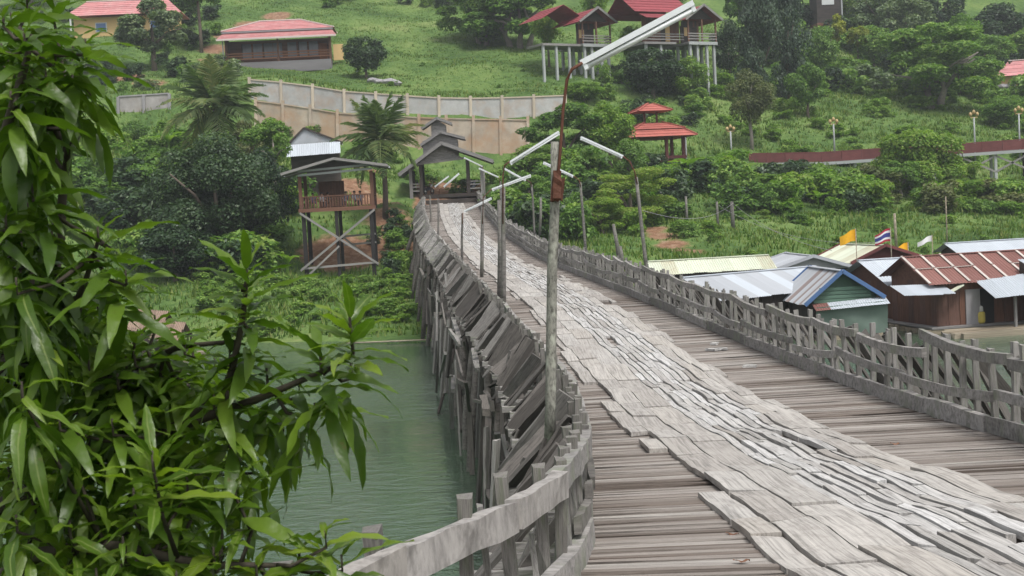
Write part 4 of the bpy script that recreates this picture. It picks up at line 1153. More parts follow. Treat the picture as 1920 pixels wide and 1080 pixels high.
hut2 = float_house('raft_hut', 'small raft hut with striped roof, blue gable trim and green tarpaulin front', P(1575, 508, 68), R(92), 5.4, 2.15, 1.45, 2.0, 1.65, [M_ZINC2, M_BROWNS, M_ZINC2], 16, WBLK, gable=M_GREENW, rake=M_BLUE)
h_ = P(1575, 508, 68).z - WATER
for k in range(6): lb('gable_board', hut2, (-.12, -1.55 + .03 * k, h_ - 1.5 + k * .2), (-.12, 1.45 - .1 * k if k else 1.45, h_ - 1.5 + k * .2), .04, .17, M_GREENW) if k < 4 else None
sheets(hut2, (-.25, 1.55, h_ - 1.62), (-.25, -2.2, h_ - 1.42), (-.75, 0, -.30), 5, [M_ZINC, M_ZINC, M_RUSTR], 'awning_sheet', .03)
def tarp():
    v = []; f = []; n, mrow = 16, 6
    for j in range(mrow + 1):
        for i in range(n + 1):
            yy = 1.5 - 3.65 * i / n; zz = (h_ - 1.75 + .16 * i / n) * (1 - j / mrow) + .25 * (j / mrow)
            v.append((-.72 - .05 * math.sin(i * 1.3 + j * .8) * (j / mrow) - .04 * math.sin(i * .6 - j), yy, zz))
    for j in range(mrow):
        for i in range(n): f.append((j * (n + 1) + i, j * (n + 1) + i + 1, (j + 1) * (n + 1) + i + 1, (j + 1) * (n + 1) + i))
    v2 = [(x + .03, y, z) for x, y, z in v]; k = len(v)
    put('tarpaulin', mesh('tarpaulin', v + v2, f + [tuple(q + k for q in reversed(r)) for r in f], M_TARP, True), hut2, None, False)
tarp()
float_house('raft_house', 'raft house with pale green roof and maroon gable near the flags', P(1655, 460, 88), R(100), 6.0, 2.4, .85, 2.5, 1.05, [M_LIME, M_LIME2], 6, [M_MAROON], gable=M_MAROON, rake=M_MAROON)
float_house('raft_house', 'raft house with bright silver roof between blue-trimmed hut and rusty roof', P(1622, 488, 76), R(14), 3.6, 3.2, 1.30, 2.4, .9, [M_ZINC], 5, WB)
rust = float_house('raft_house', 'brown raft house with rusty red sheet roof divided by pale battens', P(1703, 482, 70.5), R(11), 9.0, 3.0, 1.35, 2.6, 1.1, [M_RUSTR], 9, WB, boards=14)
h2 = P(1703, 482, 70.5).z - WATER
dn = Vector((0, -3.0, -1.35))
for i in range(10):
    x = -.45 + i * 9.9 / 9
    for (t0, t1) in ((0, .46), (.5, .98)):
        a = Vector((x + .06, 0, h2 + .07)) + dn * t0; b = Vector((x + .06, 0, h2 + .07)) + dn * t1
        lb('batten', rust, a, b, .14, .03, M_BATTEN)
for i in range(9):
    if random.random() < .75:
        x = -.45 + i * 9.9 / 9; a = Vector((x + .1, 0, h2 + .07)) + dn * .48
        lb('batten', rust, a, a + Vector((.95, 0, 0)), .1, .03, M_BATTEN)
# lean-to awnings on its river side
ez = h2 - 1.35
sheets(rust, (-2.2, -2.2, ez + .05), (.6, -2.2, ez - .02), (0, -1.6, -.45), 4, [M_ZINC], 'awning_sheet')
sheets(rust, (2.2, -2.9, ez + .05), (6.0, -2.9, ez + .35), (-.8, -2.4, -.75), 5, [M_ZINC], 'awning_sheet')
lb('awning_edge', rust, (.3, -3.4, ez - .45), (1.4, -2.9, ez - .1), .25, .06, M_LIME)
box('doorway', rust, (2.9, -2.66, 1.25), (.75, .06, 1.75), M_BLACK)
box('door_panel', rust, (2.1, -2.66, 1.25), (.8, .07, 1.8), M_STONE)
lb('awning_post', rust, (3.3, -4.6, .2), (3.3, -4.6, ez - .6), .12, .12, W_GREY)
box('side_wall', rust, (5.6, -4.2, 1.35), (1.9, 1.2, 2.1), wood('purple_board', [(.17, .115, .12), (.21, .145, .15)], grain=(1.5, 8, 8)))
box('shutter', rust, (7.0, -4.3, 1.35), (.8, 1.1, 2.1), plain('orange_shutter', (.42, .17, .05), .7, .2, 2))
sheets(rust, (4.9, -2.4, ez + 1.0), (10.5, -2.4, ez + 1.05), (0, -3.1, -.95), 6, [M_ZINC], 'awning_sheet')
poly('gable', rust, [(4.95, -5.0, 2.35), (4.95, -2.4, 2.35), (4.95, -2.4, ez + .95), (4.95, -5.2, ez + .12)], .06, W_DARK, (1, 0, 0))
lb('landing', rust, (4.2, -5.3, .32), (10.5, -5.3, .32), 1.6, .12, M_BAMBOO)
for k in range(5): lb('raft_log', rust, (-.4 + random.uniform(-.3, .3), -4.0 - k * .45, .10), (9.8 + random.uniform(-.3, .3), -4.0 - k * .45, .1), .34, .34, M_BAMBOO, 'rough')
float_house('raft_house', 'raft house with long plain silver roof behind the rusty roof', P(1782, 456, 90), R(12), 9.0, 1.7, .65, 1.7, .65, [M_ZINC], 9, WBLK)
def pot():
    q = P(1838, 612, 68.5); q.z = WATER + .36
    t = thing('water_jar', 'yellow and white plastic jar on the raft landing', 'jar', q)
    def lathe(name, prof, mat):
        v = []; f = []; k = 10
        for r_, z_ in prof:
            for i in range(k): v.append((r_ * math.cos(2 * math.pi * i / k), r_ * math.sin(2 * math.pi * i / k), z_))
        for j in range(len(prof) - 1):
            for i in range(k): f.append((j * k + i, j * k + (i + 1) % k, j * k + k + (i + 1) % k, j * k + k + i))
        f.append(tuple(range(k))[::-1]); f.append(tuple(range((len(prof) - 1) * k, len(prof) * k)))
        put(name, mesh(name, v, f, mat, True), t, None, False)
    lathe('drum', [(.22, 0), (.27, .1), (.27, .5), (.22, .6)], plain('yellow_plastic', (.60, .48, .10), .5, .1, 3))
    lathe('bucket', [(.16, .6), (.20, .62), (.19, .85), (.10, 1.0)], plain('white_plastic', (.7, .7, .68), .5, .05, 3))
pot()

# --- flags
def flag(px, py, d, h, cols, label):
    b = P(px + 16, py + 40, d); tp = P(px + 16, py - 6, d)
    t = thing('flag', label, 'flag', (b.x, b.y, b.z - 2.0), 0)
    ht = tp.z - b.z + 2.0
    tube('pole', t, [(0, 0, 0), (0, 0, ht)], [.035, .03], M_BAMBOO, 5, False)
    n = 8; w = 1.0
    k = len(cols); zs = np.cumsum([0] + [c[0] for c in cols]); zs = zs / zs[-1]
    for i in range(k):
        v = []; f = []
        for j in range(n + 1):
            s_ = j / n
            for zt in (zs[i], zs[i + 1]):
                v.append((-s_ * w, .12 * math.sin(s_ * 7), ht - .05 - h * zt - .40 * s_ + .05 * math.sin(s_ * 5) + h * zt * .25 * s_))
        for j in range(n): f.append((j * 2, j * 2 + 2, j * 2 + 3, j * 2 + 1))
        put('stripe' if k > 1 else 'cloth', mesh('cloth', v, f, cols[i][1], True), t, None, False)
FY = plain('yellow_cloth', (.80, .42, .02), .8, .1, 3); FR = plain('red_cloth', (.42, .03, .06), .8, .1, 3); FW = plain('white_cloth', (.75, .74, .74), .8, .05, 3); FB = plain('navy_cloth', (.05, .06, .25), .8, .1, 3)
flag(1590, 434, 84, .75, [(1, FY)], 'yellow cloth flag flying above the grey raft roof')
flag(1655, 432, 86, .85, [(1, FR), (1, FW), (2, FB), (1, FW), (1, FR)], 'red, white and blue striped flag above the pale green roof')
flag(1688, 459, 90, .6, [(1, FY)], 'smaller yellow flag beside the maroon gable')
flag(1733, 446, 92, .4, [(1, FW)], 'small faded whitish flag behind the rusty roof')

# --- raft hut with brown roofs half hidden behind the leaves, floating log
def brown_raft():
    q = P(300, 640, 74); q.z = WATER
    t = thing('thatched_raft', 'brown roofed raft hut half hidden behind mango leaves', 'hut', q, R(-6))
    A = ROOT[t].inverted()
    z0 = 1.9
    for x0, x1, zz, yy in ((-.6, 1.1, 2.3, 1.2), (-2.4, -.4, 2.9, 2.6), (-3.6, -1.6, 2.1, 0.8)):
        sheets(t, (x0, yy, zz), (x1, yy, zz - .2), (.25, -1.5, -1.0), 3, [M_THATCH], 'roof_panel', .06)
        sheets(t, (x0, yy, zz), (x1, yy, zz - .2), (0, 1.5, -1.0), 3, [M_THATCH], 'roof_panel', .06)
        for x in (x0 + .1, x1 - .1):
            for dy in (-1.0, 1.0): lb('post', t, (x, yy + dy, .2), (x, yy + dy, zz - .8), .1, .1, W_DARK)
    box('wall', t, (-1.0, 1.6, .9), (3.6, 1.6, 1.3), W_DARK)
    for k in range(8): lb('raft_log', t, (-4, -.5 + k * .5, .08), (1.6, -.5 + k * .5, .08), .34, .34, M_BAMBOO, 'rough')
brown_raft()
lg = tube('floating_log', None, [P(640, 652, 79), P(730, 647, 78.5), P(806, 641, 78)], [.17, .19, .16], M_BAMBOO, 8)
for v_ in lg.data.vertices: v_.co.z = (v_.co.z * .25)
lg.location.z = WATER + .1
tag(lg, 'long pale log floating along the far shore under the bridge', 'log', kind='thing')
# ------------------------------------------------------------------ lamp posts along the bridge
def lamp(label, d, base, top, pipe, fix, tub, r=.075, lichen=False, d2=None):
    """pixel coordinates of the post's foot and head, of the pipe and of the two ends of the fluorescent fitting"""
    B, T = P(*base, d), P(*top, d)
    t = thing('lamp_post', label, 'lamp post', B, 0, 'fluorescent lamp posts along the bridge rails')
    n = 7 if lichen else 4
    pts = [B.lerp(T, i / n) + Vector((random.gauss(0, r * .12), random.gauss(0, r * .12), 0)) for i in range(n + 1)]
    tube('pole', t, pts, [r * (1.12 - .2 * i / n) for i in range(n + 1)], W_LICHEN if lichen else W_POST, 8)
    pp = [P(x, y, d - .06) for x, y in pipe]
    if len(pp) > 1: tube('pipe', t, pp, [r * .33] * len(pp), M_RUST, 6)
    a = P(*fix[0], d); b = P(*fix[1], d2 or d - .2)
    ax = (b - a).normalized(); up = Vector((0, 0, 1)) - ax * ax.z; up.normalize(); sd = up.cross(ax)
    L_ = (b - a).length
    ctr = (a + b) / 2
    Rm = Matrix((ax, sd, up)).transposed().to_4x4()
    def bx(dx, dz, sx, sy, sz):
        return [Vector((dx + x * sx / 2, y * sy / 2, dz + z * sz / 2)) for x in (-1, 1) for y in (-1, 1) for z in (-1, 1)]
    BF = [(0, 1, 3, 2), (4, 6, 7, 5), (0, 4, 5, 1), (2, 3, 7, 6), (0, 2, 6, 4), (1, 5, 7, 3)]
    hs_ = put('fitting', mesh('fitting', bx(0, 0, L_, tub * 1.5, tub * .7), BF, M_WHITE), t, Matrix.Translation(ctr) @ Rm); keep(hs_, t)
    for s in (-1, 1):
        put('tube', tube_mesh([Vector((-L_ * .47, tub * .36 * s, -tub * .75)), Vector((L_ * .47, tub * .36 * s, -tub * .75))], [tub * .28] * 2, M_TUBE, 8, 'tube'), hs_, None, False)
    for s in (-1, 1):
        put('end_cap', mesh('end_cap', bx(s * L_ * .478, -tub * .6, tub * .5, tub * 1.3, tub * .9), BF, M_WHITE), hs_, None, False)
    return t
A1 = lamp('tall lichen covered lamp post with rusty pipe and long white tube above near railing', 14.5, (1029, 835), (1042, 266), [(1043, 372), (1050, 290), (1056, 205), (1063, 150), (1072, 130), (1092, 118)], [(1090, 119), (1301, 6)], .085, .055, True)
for (x, y) in ((1049, 345), (1047, 362)):
    beam('clamp', A1, P(x - 14, y, 14.42), P(x + 9, y + 2, 14.42), .05, .16, M_RUST)
beam('box', A1, P(1045, 320, 14.4), P(1044, 372, 14.4), .09, .1, M_RUST, up=(0, 1, 0))
lamp('second lamp post from the near railing curve, dark slim pole with upward slanting tube', 38, (945, 596), (943, 352), [(943, 420), (943, 330), (946, 310), (956, 303)], [(955, 305), (1048, 247)], .085, .065)
lamp('slim lamp post with slanting tube crossing another, third on the collapsed-brace side', 52, (903, 520), (905, 388), [(905, 420), (906, 370), (922, 354)], [(922, 355), (995, 328)], .085, .065)
lamp('short lamp post with small tube over the narrowing boards', 64, (866, 495), (867, 400), [(867, 420), (868, 399)], [(870, 396), (921, 371)], .085, .055)
lamp('distant lamp post with small tube seen inside the gate opening', 86, (822, 462), (822, 372), [(822, 380), (824, 355), (832, 350)], [(832, 350), (860, 325)], .08, .06)
lamp('farthest lamp post left of the gate opening with short tube', 104, (809, 435), (806, 366), [(806, 372), (808, 354), (815, 350)], [(815, 350), (841, 330)], .08, .06)
lamp('lamp post leaning away from the shrubs with tube pointing down to it', 44, (1216, 535), (1193, 332), [(1195, 345), (1190, 322), (1180, 302), (1168, 293)], [(1168, 293), (1089, 257)], .085, .06)
lamp('lamp post by the right railing with tube above the rounded shrub', 58, (1100, 490), (1088, 342), [(1089, 350), (1086, 338), (1075, 330)], [(1075, 330), (1019, 304)], .085, .06)
lamp('lamp post further along with thin tube crossing a longer one', 76, (1003, 452), (997, 346), [(997, 350), (995, 342), (986, 337)], [(986, 338), (945, 315)], .08, .06)
lamp('lamp post beside the gate with tube below its eave', 98, (941, 425), (938, 340), [(938, 344), (935, 332)], [(935, 332), (898, 315)], .08, .07)
lamp('lamp post at the gate with tube crossing the roof edge', 114, (910, 392), (907, 318), [(907, 322), (905, 312)], [(905, 312), (870, 295)], .08, .07)
for a, b, d, lab in (((1162, 500), (1150, 420), 52, 'broken leaning post stub rising from the right railing'), ((937, 572), (936, 375), 39.5, 'bare pole standing close beside the second lamp post'), ((1012, 440), (1014, 370), 78, 'thin bare stick standing near the far right rail'), ((1166, 500), (1163, 462), 51, 'short thick post stub on the right railing')):
    A, B = P(*a, d), P(*b, d)
    o = tube('bare_post', None, [A, A.lerp(B, .5) + Vector((.03, 0, 0)), B], [.085, .08, .06], W_POST, 7); tag(o, lab, 'post', kind='thing')

# --- poles with wires on the far bank, bamboo poles in the meadow
for px, y0, y1, d, lab in ((1347, 432, 378, 118, 'short thin utility pole with wires on the meadow edge'), (1375, 432, 378, 118, 'thicker utility pole beside a thin one on the meadow edge'), (1289, 430, 368, 120, 'leaning pale pole in front of the feathery tree'),
                          (1776, 452, 368, 112, 'thin bamboo pole standing in the meadow'), (1680, 442, 400, 112, 'weathered stump post standing in the meadow')):
    A, B = P(px, y0, d), P(px - 3, y1, d); A.z = min(A.z, H(A.x, A.y) - .1)
    r_ = .06 if px in (1776,) else .13 if px != 1375 else .2
    o = tube('pole', None, [A, A.lerp(B, .5), B], [r_, r_ * .9, r_ * .8], M_BAMBOO if px in (1776, 1680) else W_POST, 7); tag(o, lab, 'pole', 'poles on the far bank', 'thing')
def wire(a, b, da, db, sag, lab):
    A, B = P(*a, da), P(*b, db)
    pts = [A.lerp(B, i / 12) - Vector((0, 0, sag * 4 * (i / 12) * (1 - i / 12))) for i in range(13)]
    o = tube('wire', None, pts, .014, M_STONE, 4); tag(o, lab, 'wire', 'sagging wires on the far bank', 'thing')
wire((1375, 380), (1206, 395), 118, 60, .8, 'sagging wire strung from the utility pole towards the bridge')
wire((1375, 382), (1560, 470), 118, 84, .6, 'sagging wire strung from the utility pole to the raft roofs')
wire((1347, 385), (1640, 455), 118, 88, 1.0, 'long sagging wire above the meadow to the flags')

# --- people
M_SKIN = (.36, .20, .13)
def person(q, yaw, shirt, trousers, label, pose='sit'):
    t = thing('person', label, 'person', q, yaw, )
    m, n, l, b = new_mat('clothes')
    tc = n.new('ShaderNodeTexCoord'); sp = n.new('ShaderNodeSeparateXYZ'); l.new(tc.outputs['Object'], sp.inputs[0])
    zw, zn = (.46, .98) if pose == 'sit' else (.92, 1.46)
    dv = N(n, 'ShaderNodeMath', operation='DIVIDE'); dv.inputs[1].default_value = 2.0; l.new(sp.outputs[2], dv.inputs[0])
    r = ramp(n, [(0, M_SKIN), (.04, trousers), (zw / 2, trousers), (zw / 2 + .005, shirt), (zn / 2, shirt), (zn / 2 + .005, M_SKIN)]); r.color_ramp.interpolation = 'CONSTANT'
    l.new(dv.outputs[0], r.inputs[0]); l.new(r.outputs[0], b.inputs['Base Color']); b.inputs['Roughness'].default_value = .85
    if pose == 'sit':
        J = {'pelvis': (0, 0, .46, .15), 'chest': (0, .03, .80, .16), 'neck': (0, .0, 1.0, .06), 'head': (0, -.02, 1.12, .10), 'top': (0, -.01, 1.22, .085),
             'shL': (.18, .02, .93, .07), 'elL': (.26, -.10, .70, .05), 'haL': (.16, -.34, .68, .04), 'shR': (-.18, .02, .93, .07), 'elR': (-.26, -.10, .70, .05), 'haR': (-.16, -.34, .68, .04),
             'knL': (.12, -.42, .46, .075), 'anL': (.12, -.42, .08, .05), 'toL': (.12, -.58, .04, .04), 'knR': (-.12, -.42, .46, .075), 'anR': (-.12, -.42, .08, .05), 'toR': (-.12, -.58, .04, .04)}
    else:
        J = {'pelvis': (0, 0, .92, .15), 'chest': (0, 0, 1.28, .16), 'neck': (0, 0, 1.48, .06), 'head': (0, -.03, 1.60, .10), 'top': (0, -.02, 1.70, .085),
             'shL': (.19, 0, 1.40, .07), 'elL': (.25, .03, 1.12, .05), 'haL': (.24, -.08, .86, .04), 'shR': (-.19, 0, 1.40, .07), 'elR': (-.25, .03, 1.12, .05), 'haR': (-.24, -.08, .86, .04),
             'knL': (.10, -.02, .48, .07), 'anL': (.11, .02, .08, .05), 'toL': (.12, -.14, .04, .04), 'knR': (-.10, -.02, .48, .07), 'anR': (-.11, .02, .08, .05), 'toR': (-.12, -.14, .04, .04)}
    names = list(J); E_ = [('pelvis', 'chest'), ('chest', 'neck'), ('neck', 'head'), ('head', 'top'), ('chest', 'shL'), ('shL', 'elL'), ('elL', 'haL'), ('chest', 'shR'), ('shR', 'elR'), ('elR', 'haR'),
                           ('pelvis', 'knL'), ('knL', 'anL'), ('anL', 'toL'), ('pelvis', 'knR'), ('knR', 'anR'), ('anR', 'toR')]
    me = bpy.data.meshes.new('body'); me.from_pydata([J[k][:3] for k in names], [(names.index(a), names.index(b2)) for a, b2 in E_], []); me.materials.append(m)
    o = put('body', me, t, None, False)
    o.modifiers.new('skin', 'SKIN'); sv = me.skin_vertices[0].data
    for i, k in enumerate(names): sv[i].radius = (J[k][3], J[k][3]); sv[i].use_root = (k == 'pelvis')
    sb = o.modifiers.new('sub', 'SUBSURF'); sb.levels = 1; sb.render_levels = 1
    hz = J['head'][2]
    v = []; f = []
    for j in range(4):
        a = math.pi / 2 * j / 3.2
        for k in range(8): v.append((.125 * math.cos(a) * math.cos(k * math.pi / 4), J['head'][1] + .03 + .135 * math.cos(a) * math.sin(k * math.pi / 4), hz + .02 + .14 * math.sin(a)))
    for j in range(3):
        for k in range(8): f.append((j * 8 + k, j * 8 + (k + 1) % 8, j * 8 + 8 + (k + 1) % 8, j * 8 + 8 + k))
    f.append(tuple(range(24, 32)))
    put('hair', mesh('hair', v, f, M_BLACK, True), t, None, False)
Mh = ROOT[hut]
for (x, yy, yw, sh, lab) in ((-2.1, 2.6, 30, (.10, .13, .30), 'person in blue shirt seated by the post of the stilt hut'), (-1.3, 1.7, 160, (.55, .55, .57), 'person in white shirt seated at the stilt hut railing'), (-.9, 2.9, 10, (.05, .05, .05), 'person in black top seated inside the stilt hut'),
                             (.6, 2.3, -20, (.16, .20, .30), 'person in grey-blue shirt seated mid table in the stilt hut'), (1.3, 1.9, 170, (.42, .48, .55), 'person in pale blue shirt seated towards the open end of the hut'), (1.7, 3.0, 0, (.30, .33, .40), 'person in slate shirt seated at the back of the hut')):
    person(Mh @ Vector((x, yy, 0)), R(yw), sh, (.04, .04, .06), lab)
sc_ = 134 / FOC
gq = P(833, 362, 134)
for (px, yy, yw, sh, lab, ps) in ((884, 1.2, -60, (.06, .06, .08), 'person in dark clothes seated at the gate post', 'sit'), (889, 2.6, -80, (.30, .34, .42), 'person in grey shirt seated on the gate bench', 'sit'), (782, 1.6, 70, (.22, .13, .10), 'person in brown top seated on the opposite gate bench', 'sit')):
    person(gq + Vector(((px - 833) * sc_, yy, .02)), R(yw), sh, (.03, .03, .04), lab, ps)
# motorbike parked by the gate bench
def motorbike():
    q = gq + Vector(((803 - 833) * sc_, 1.2, 0))
    t = thing('motorbike', 'dark motorbike parked inside the gate shelter', 'motorbike', q, R(60))
    for x in (-.62, .62):
        pts = [(x + .28 * math.cos(a), 0, .28 + .28 * math.sin(a)) for a in np.linspace(0, 2 * math.pi, 15)]
        w_ = tube('wheel', t, pts, .06, M_BLACK, 6, False)
        tube('hub', t, [(x, -.06, .28), (x, .06, .28)], .07, M_PIER, 6, False)
    lb('body', t, (-.45, 0, .5), (.4, 0, .55), .24, .3, plain('dark_paint', (.03, .03, .04), .3, .1, 3), 'rough')
    lb('seat', t, (-.6, 0, .74), (.12, 0, .72), .24, .1, M_BLACK, 'rough')
    tube('fork', t, [(.62, 0, .28), (.42, 0, .95)], .04, M_PIER, 6, False)
    tube('handlebar', t, [(.36, -.32, .98), (.44, 0, .95), (.36, .32, .98)], .025, M_PIER, 6, False)
    lb('headlight', t, (.48, 0, .86), (.6, 0, .84), .16, .16, M_WHITE, 'rough')
motorbike()

# --- fallen leaves and splinters on the deck
M_DEAD = leafmat('dead_leaf', [(.14, .06, .04), (.20, .10, .065)], .8, .05)
for k, (px, py, d) in enumerate([(1375, 1065, 9.4), (1362, 1016, 10.6), (1425, 1010, 10.6), (1340, 905, 14), (1175, 790, 19), (1690, 905, 16)]):
    q = P(px, py, d); q.z = E('z', q.y) + .015
    v = []; f = []
    for i in range(5):
        s_ = i / 4; w = .03 * math.sin(math.pi * min(.98, s_ * .9 + .06))
        v += [(s_ * .12, -w, .02 + .012 * math.sin(i * 2)), (s_ * .12, w, .015 + .012 * math.cos(i * 2))]
    for i in range(4): f.append((i * 2, i * 2 + 2, i * 2 + 3, i * 2 + 1))
    o = put('dead_leaf', mesh('dead_leaf', v, f, M_DEAD), None, Matrix.Translation(q) @ Matrix.Rotation(random.uniform(0, 6), 4, 'Z'))
    tag(o, 'curled reddish brown dead leaf lying on the cross planks', 'leaf', 'dead leaves on the deck', 'thing')
for k, (px, py, d) in enumerate([(1340, 655, 31), (1352, 660, 30), (1335, 660, 30), (1406, 690, 27), (1450, 786, 19.5)]):
    q = P(px, py, d); q.z = E('z', q.y) + .03
    o = put('wood_chip', beam_mesh(W_TREAD, 'rough', k % 5), None, Matrix.Translation(q) @ Matrix.Rotation(random.uniform(0, 6), 4, 'Z') @ Matrix.Diagonal((.28, .14, .05, 1)))
    tag(o, 'pale broken plank chunk lying loose on the deck', 'plank chunk', 'loose plank chunks', 'thing')
# ------------------------------------------------------------------ vegetation
L_DARK = leafmat('dark_foliage', [(0.014, 0.0358, 0.0166), (0.0306, 0.0664, 0.028), (0.0533, 0.1005, 0.0428), (0.0883, 0.1354, 0.0646)], .45, .22, .4, .35)
L_MID = leafmat('mid_foliage', [(0.0537, 0.1183, 0.0262), (0.1028, 0.2045, 0.0442), (0.1718, 0.2906, 0.062), (0.2577, 0.3551, 0.0883)], .5, .30, .3, .4)
L_BRIGHT = leafmat('bright_foliage', [(0.0728, 0.1642, 0.023), (0.1221, 0.2344, 0.0368), (0.1792, 0.297, 0.0494), (0.243, 0.3208, 0.0747)], .5, .35, .3, .4)
L_OLIVE = leafmat('olive_foliage', [(0.058, 0.085, 0.029), (0.098, 0.13, 0.046), (0.143, 0.169, 0.072), (0.195, 0.202, 0.098)], .55, .25, .25, .35)
L_FEATH = leafmat('feathery_foliage', [(0.0966, 0.1851, 0.0287), (0.153, 0.2576, 0.0448), (0.2173, 0.314, 0.0644), (0.2737, 0.322, 0.0966)], .5, .35, .25, .35)
L_GREYG = leafmat('grey_green_foliage', [(0.072, 0.12, 0.06), (0.12, 0.18, 0.096), (0.192, 0.252, 0.144), (0.264, 0.312, 0.204)], .5, .25, .3, .35)
L_VINE = leafmat('vine_foliage', [(0.0184, 0.0403, 0.0276), (0.0368, 0.0713, 0.0471), (0.0621, 0.1058, 0.0678), (0.0931, 0.1391, 0.0931)], .5, .2, .35, .35)
L_YEL = leafmat('yellow_foliage', [(0.144, 0.204, 0.024), (0.24, 0.276, 0.036), (0.336, 0.324, 0.072)], .5, .35, .3, .4)
L_GRASS = leafmat('grass_blades', [(.046, .100, .018), (.078, .155, .030), (.118, .200, .044), (.165, .230, .064), (.21, .240, .09)], .6, .38, .12, .0)
W_BARK = plain('bark', (.15, .12, .095), .95, .3, 3)
W_BARKP = plain('pale_bark', (.26, .23, .20), .95, .25, 3)
W_PALMT = plain('palm_trunk', (.13, .10, .08), .95, .3, 4)

def leaf_quads(c, nrm, size, aspect, rg, axis=None):
    n = len(c)
    if axis is None:
        axis = rg.normal(size=(n, 3))
    axis = axis - (axis * nrm).sum(1, keepdims=True) * nrm
    axis /= np.linalg.norm(axis, axis=1, keepdims=True) + 1e-9
    side = np.cross(nrm, axis)
    s = size * rg.uniform(.6, 1.35, (n, 1))
    p0 = c - axis * s * .5; p2 = c + axis * s * .5 - nrm * s * .12
    p1 = c + side * s * aspect * .5 + nrm * s * .05; p3 = c - side * s * aspect * .5 + nrm * s * .05
    v = np.stack([p0, p1, p2, p3], 1).reshape(-1, 3)
    return v, np.arange(n * 4).reshape(n, 4)

CROWN = {}
def crown_mesh(kind, var, mat, nleaf, leaf):
    nleaf = int(nleaf * (1.45 if nleaf > 3000 else 1.3))
    key = (kind, var, mat.name, nleaf)
    if key in CROWN: return CROWN[key]
    rg = np.random.default_rng(hash((kind, var)) % 1000 if False else (sum(map(ord, kind)) * 17 + var * 101))
    lobes = []
    if kind == 'round':
        for i in range(30):
            d = rg.normal(size=3); d /= np.linalg.norm(d); d[2] = d[2] * .9 + .05
            lobes.append((d * rg.uniform(.45, .74), rg.uniform(.22, .36)))
    elif kind == 'spread':
        for i in range(26):
            a = rg.uniform(0, 2 * np.pi); r = np.sqrt(rg.uniform(0, 1)) * .78; z = rg.choice([-.45, -.1, .25, .6]) + rg.uniform(-.12, .12)
            r *= np.sqrt(max(.15, 1 - (z * .9) ** 2))
            lobes.append((np.array([r * np.cos(a), r * np.sin(a), z]), rg.uniform(.2, .34)))
    elif kind == 'column':
        for i in range(36):
            z = rg.uniform(-1, .85); a = rg.uniform(0, 2 * np.pi); r = rg.uniform(.15, .6) * (1.0 - .45 * abs(z + .1))
            lobes.append((np.array([r * np.cos(a), r * np.sin(a), z]), rg.uniform(.18, .34)))
    elif kind == 'loose':
        for i in range(16):
            d = rg.normal(size=3); d /= np.linalg.norm(d)
            lobes.append((d * rg.uniform(.4, .8) * np.array([1, 1, .85]), rg.uniform(.2, .34)))
    elif kind == 'bush':
        for i in range(14):
            a = rg.uniform(0, 2 * np.pi); r = np.sqrt(rg.uniform(0, 1)) * .72; z = rg.uniform(-.95, .62) * (1 - .5 * r)
            lobes.append((np.array([r * np.cos(a), r * np.sin(a), z]), rg.uniform(.28, .46)))
    C_ = np.array([l[0] for l in lobes]); Rr = np.array([l[1] for l in lobes])
    li = rg.choice(len(lobes), nleaf, p=Rr ** 2 / (Rr ** 2).sum())
    d = rg.normal(size=(nleaf, 3)); d /= np.linalg.norm(d, axis=1, keepdims=True)
    flip = (d[:, 2] < -.2) & (rg.uniform(size=nleaf) < .6); d[flip, 2] *= -1
    flat = np.array([1, 1, .55 if kind == 'spread' else .85])
    c = C_[li] + d * flat * (Rr[li] * (.45 + .6 * rg.uniform(size=nleaf) ** .6))[:, None]
    nrm = d * .6 + np.array([0, 0, .55]) + rg.normal(size=(nleaf, 3)) * .45
    nrm /= np.linalg.norm(nrm, axis=1, keepdims=True)
    v, f = leaf_quads(c, nrm, leaf * 1.05, .55, rg)
    me = mesh('crown', v, f, mat)
    CROWN[key] = me
    return me

def ground_pt(px, d):
    """ground point below pixel column px at distance d (the roll of the camera is small: one correction step)"""
    y = 400
    for _ in range(6):
        p = P(px, y, d); z = H(p.x, p.y)
        # project z back to a row
        y += (p.z - z) / d * FOC * .9
    p = P(px, y, d); p.z = H(p.x, p.y)
    return p, y

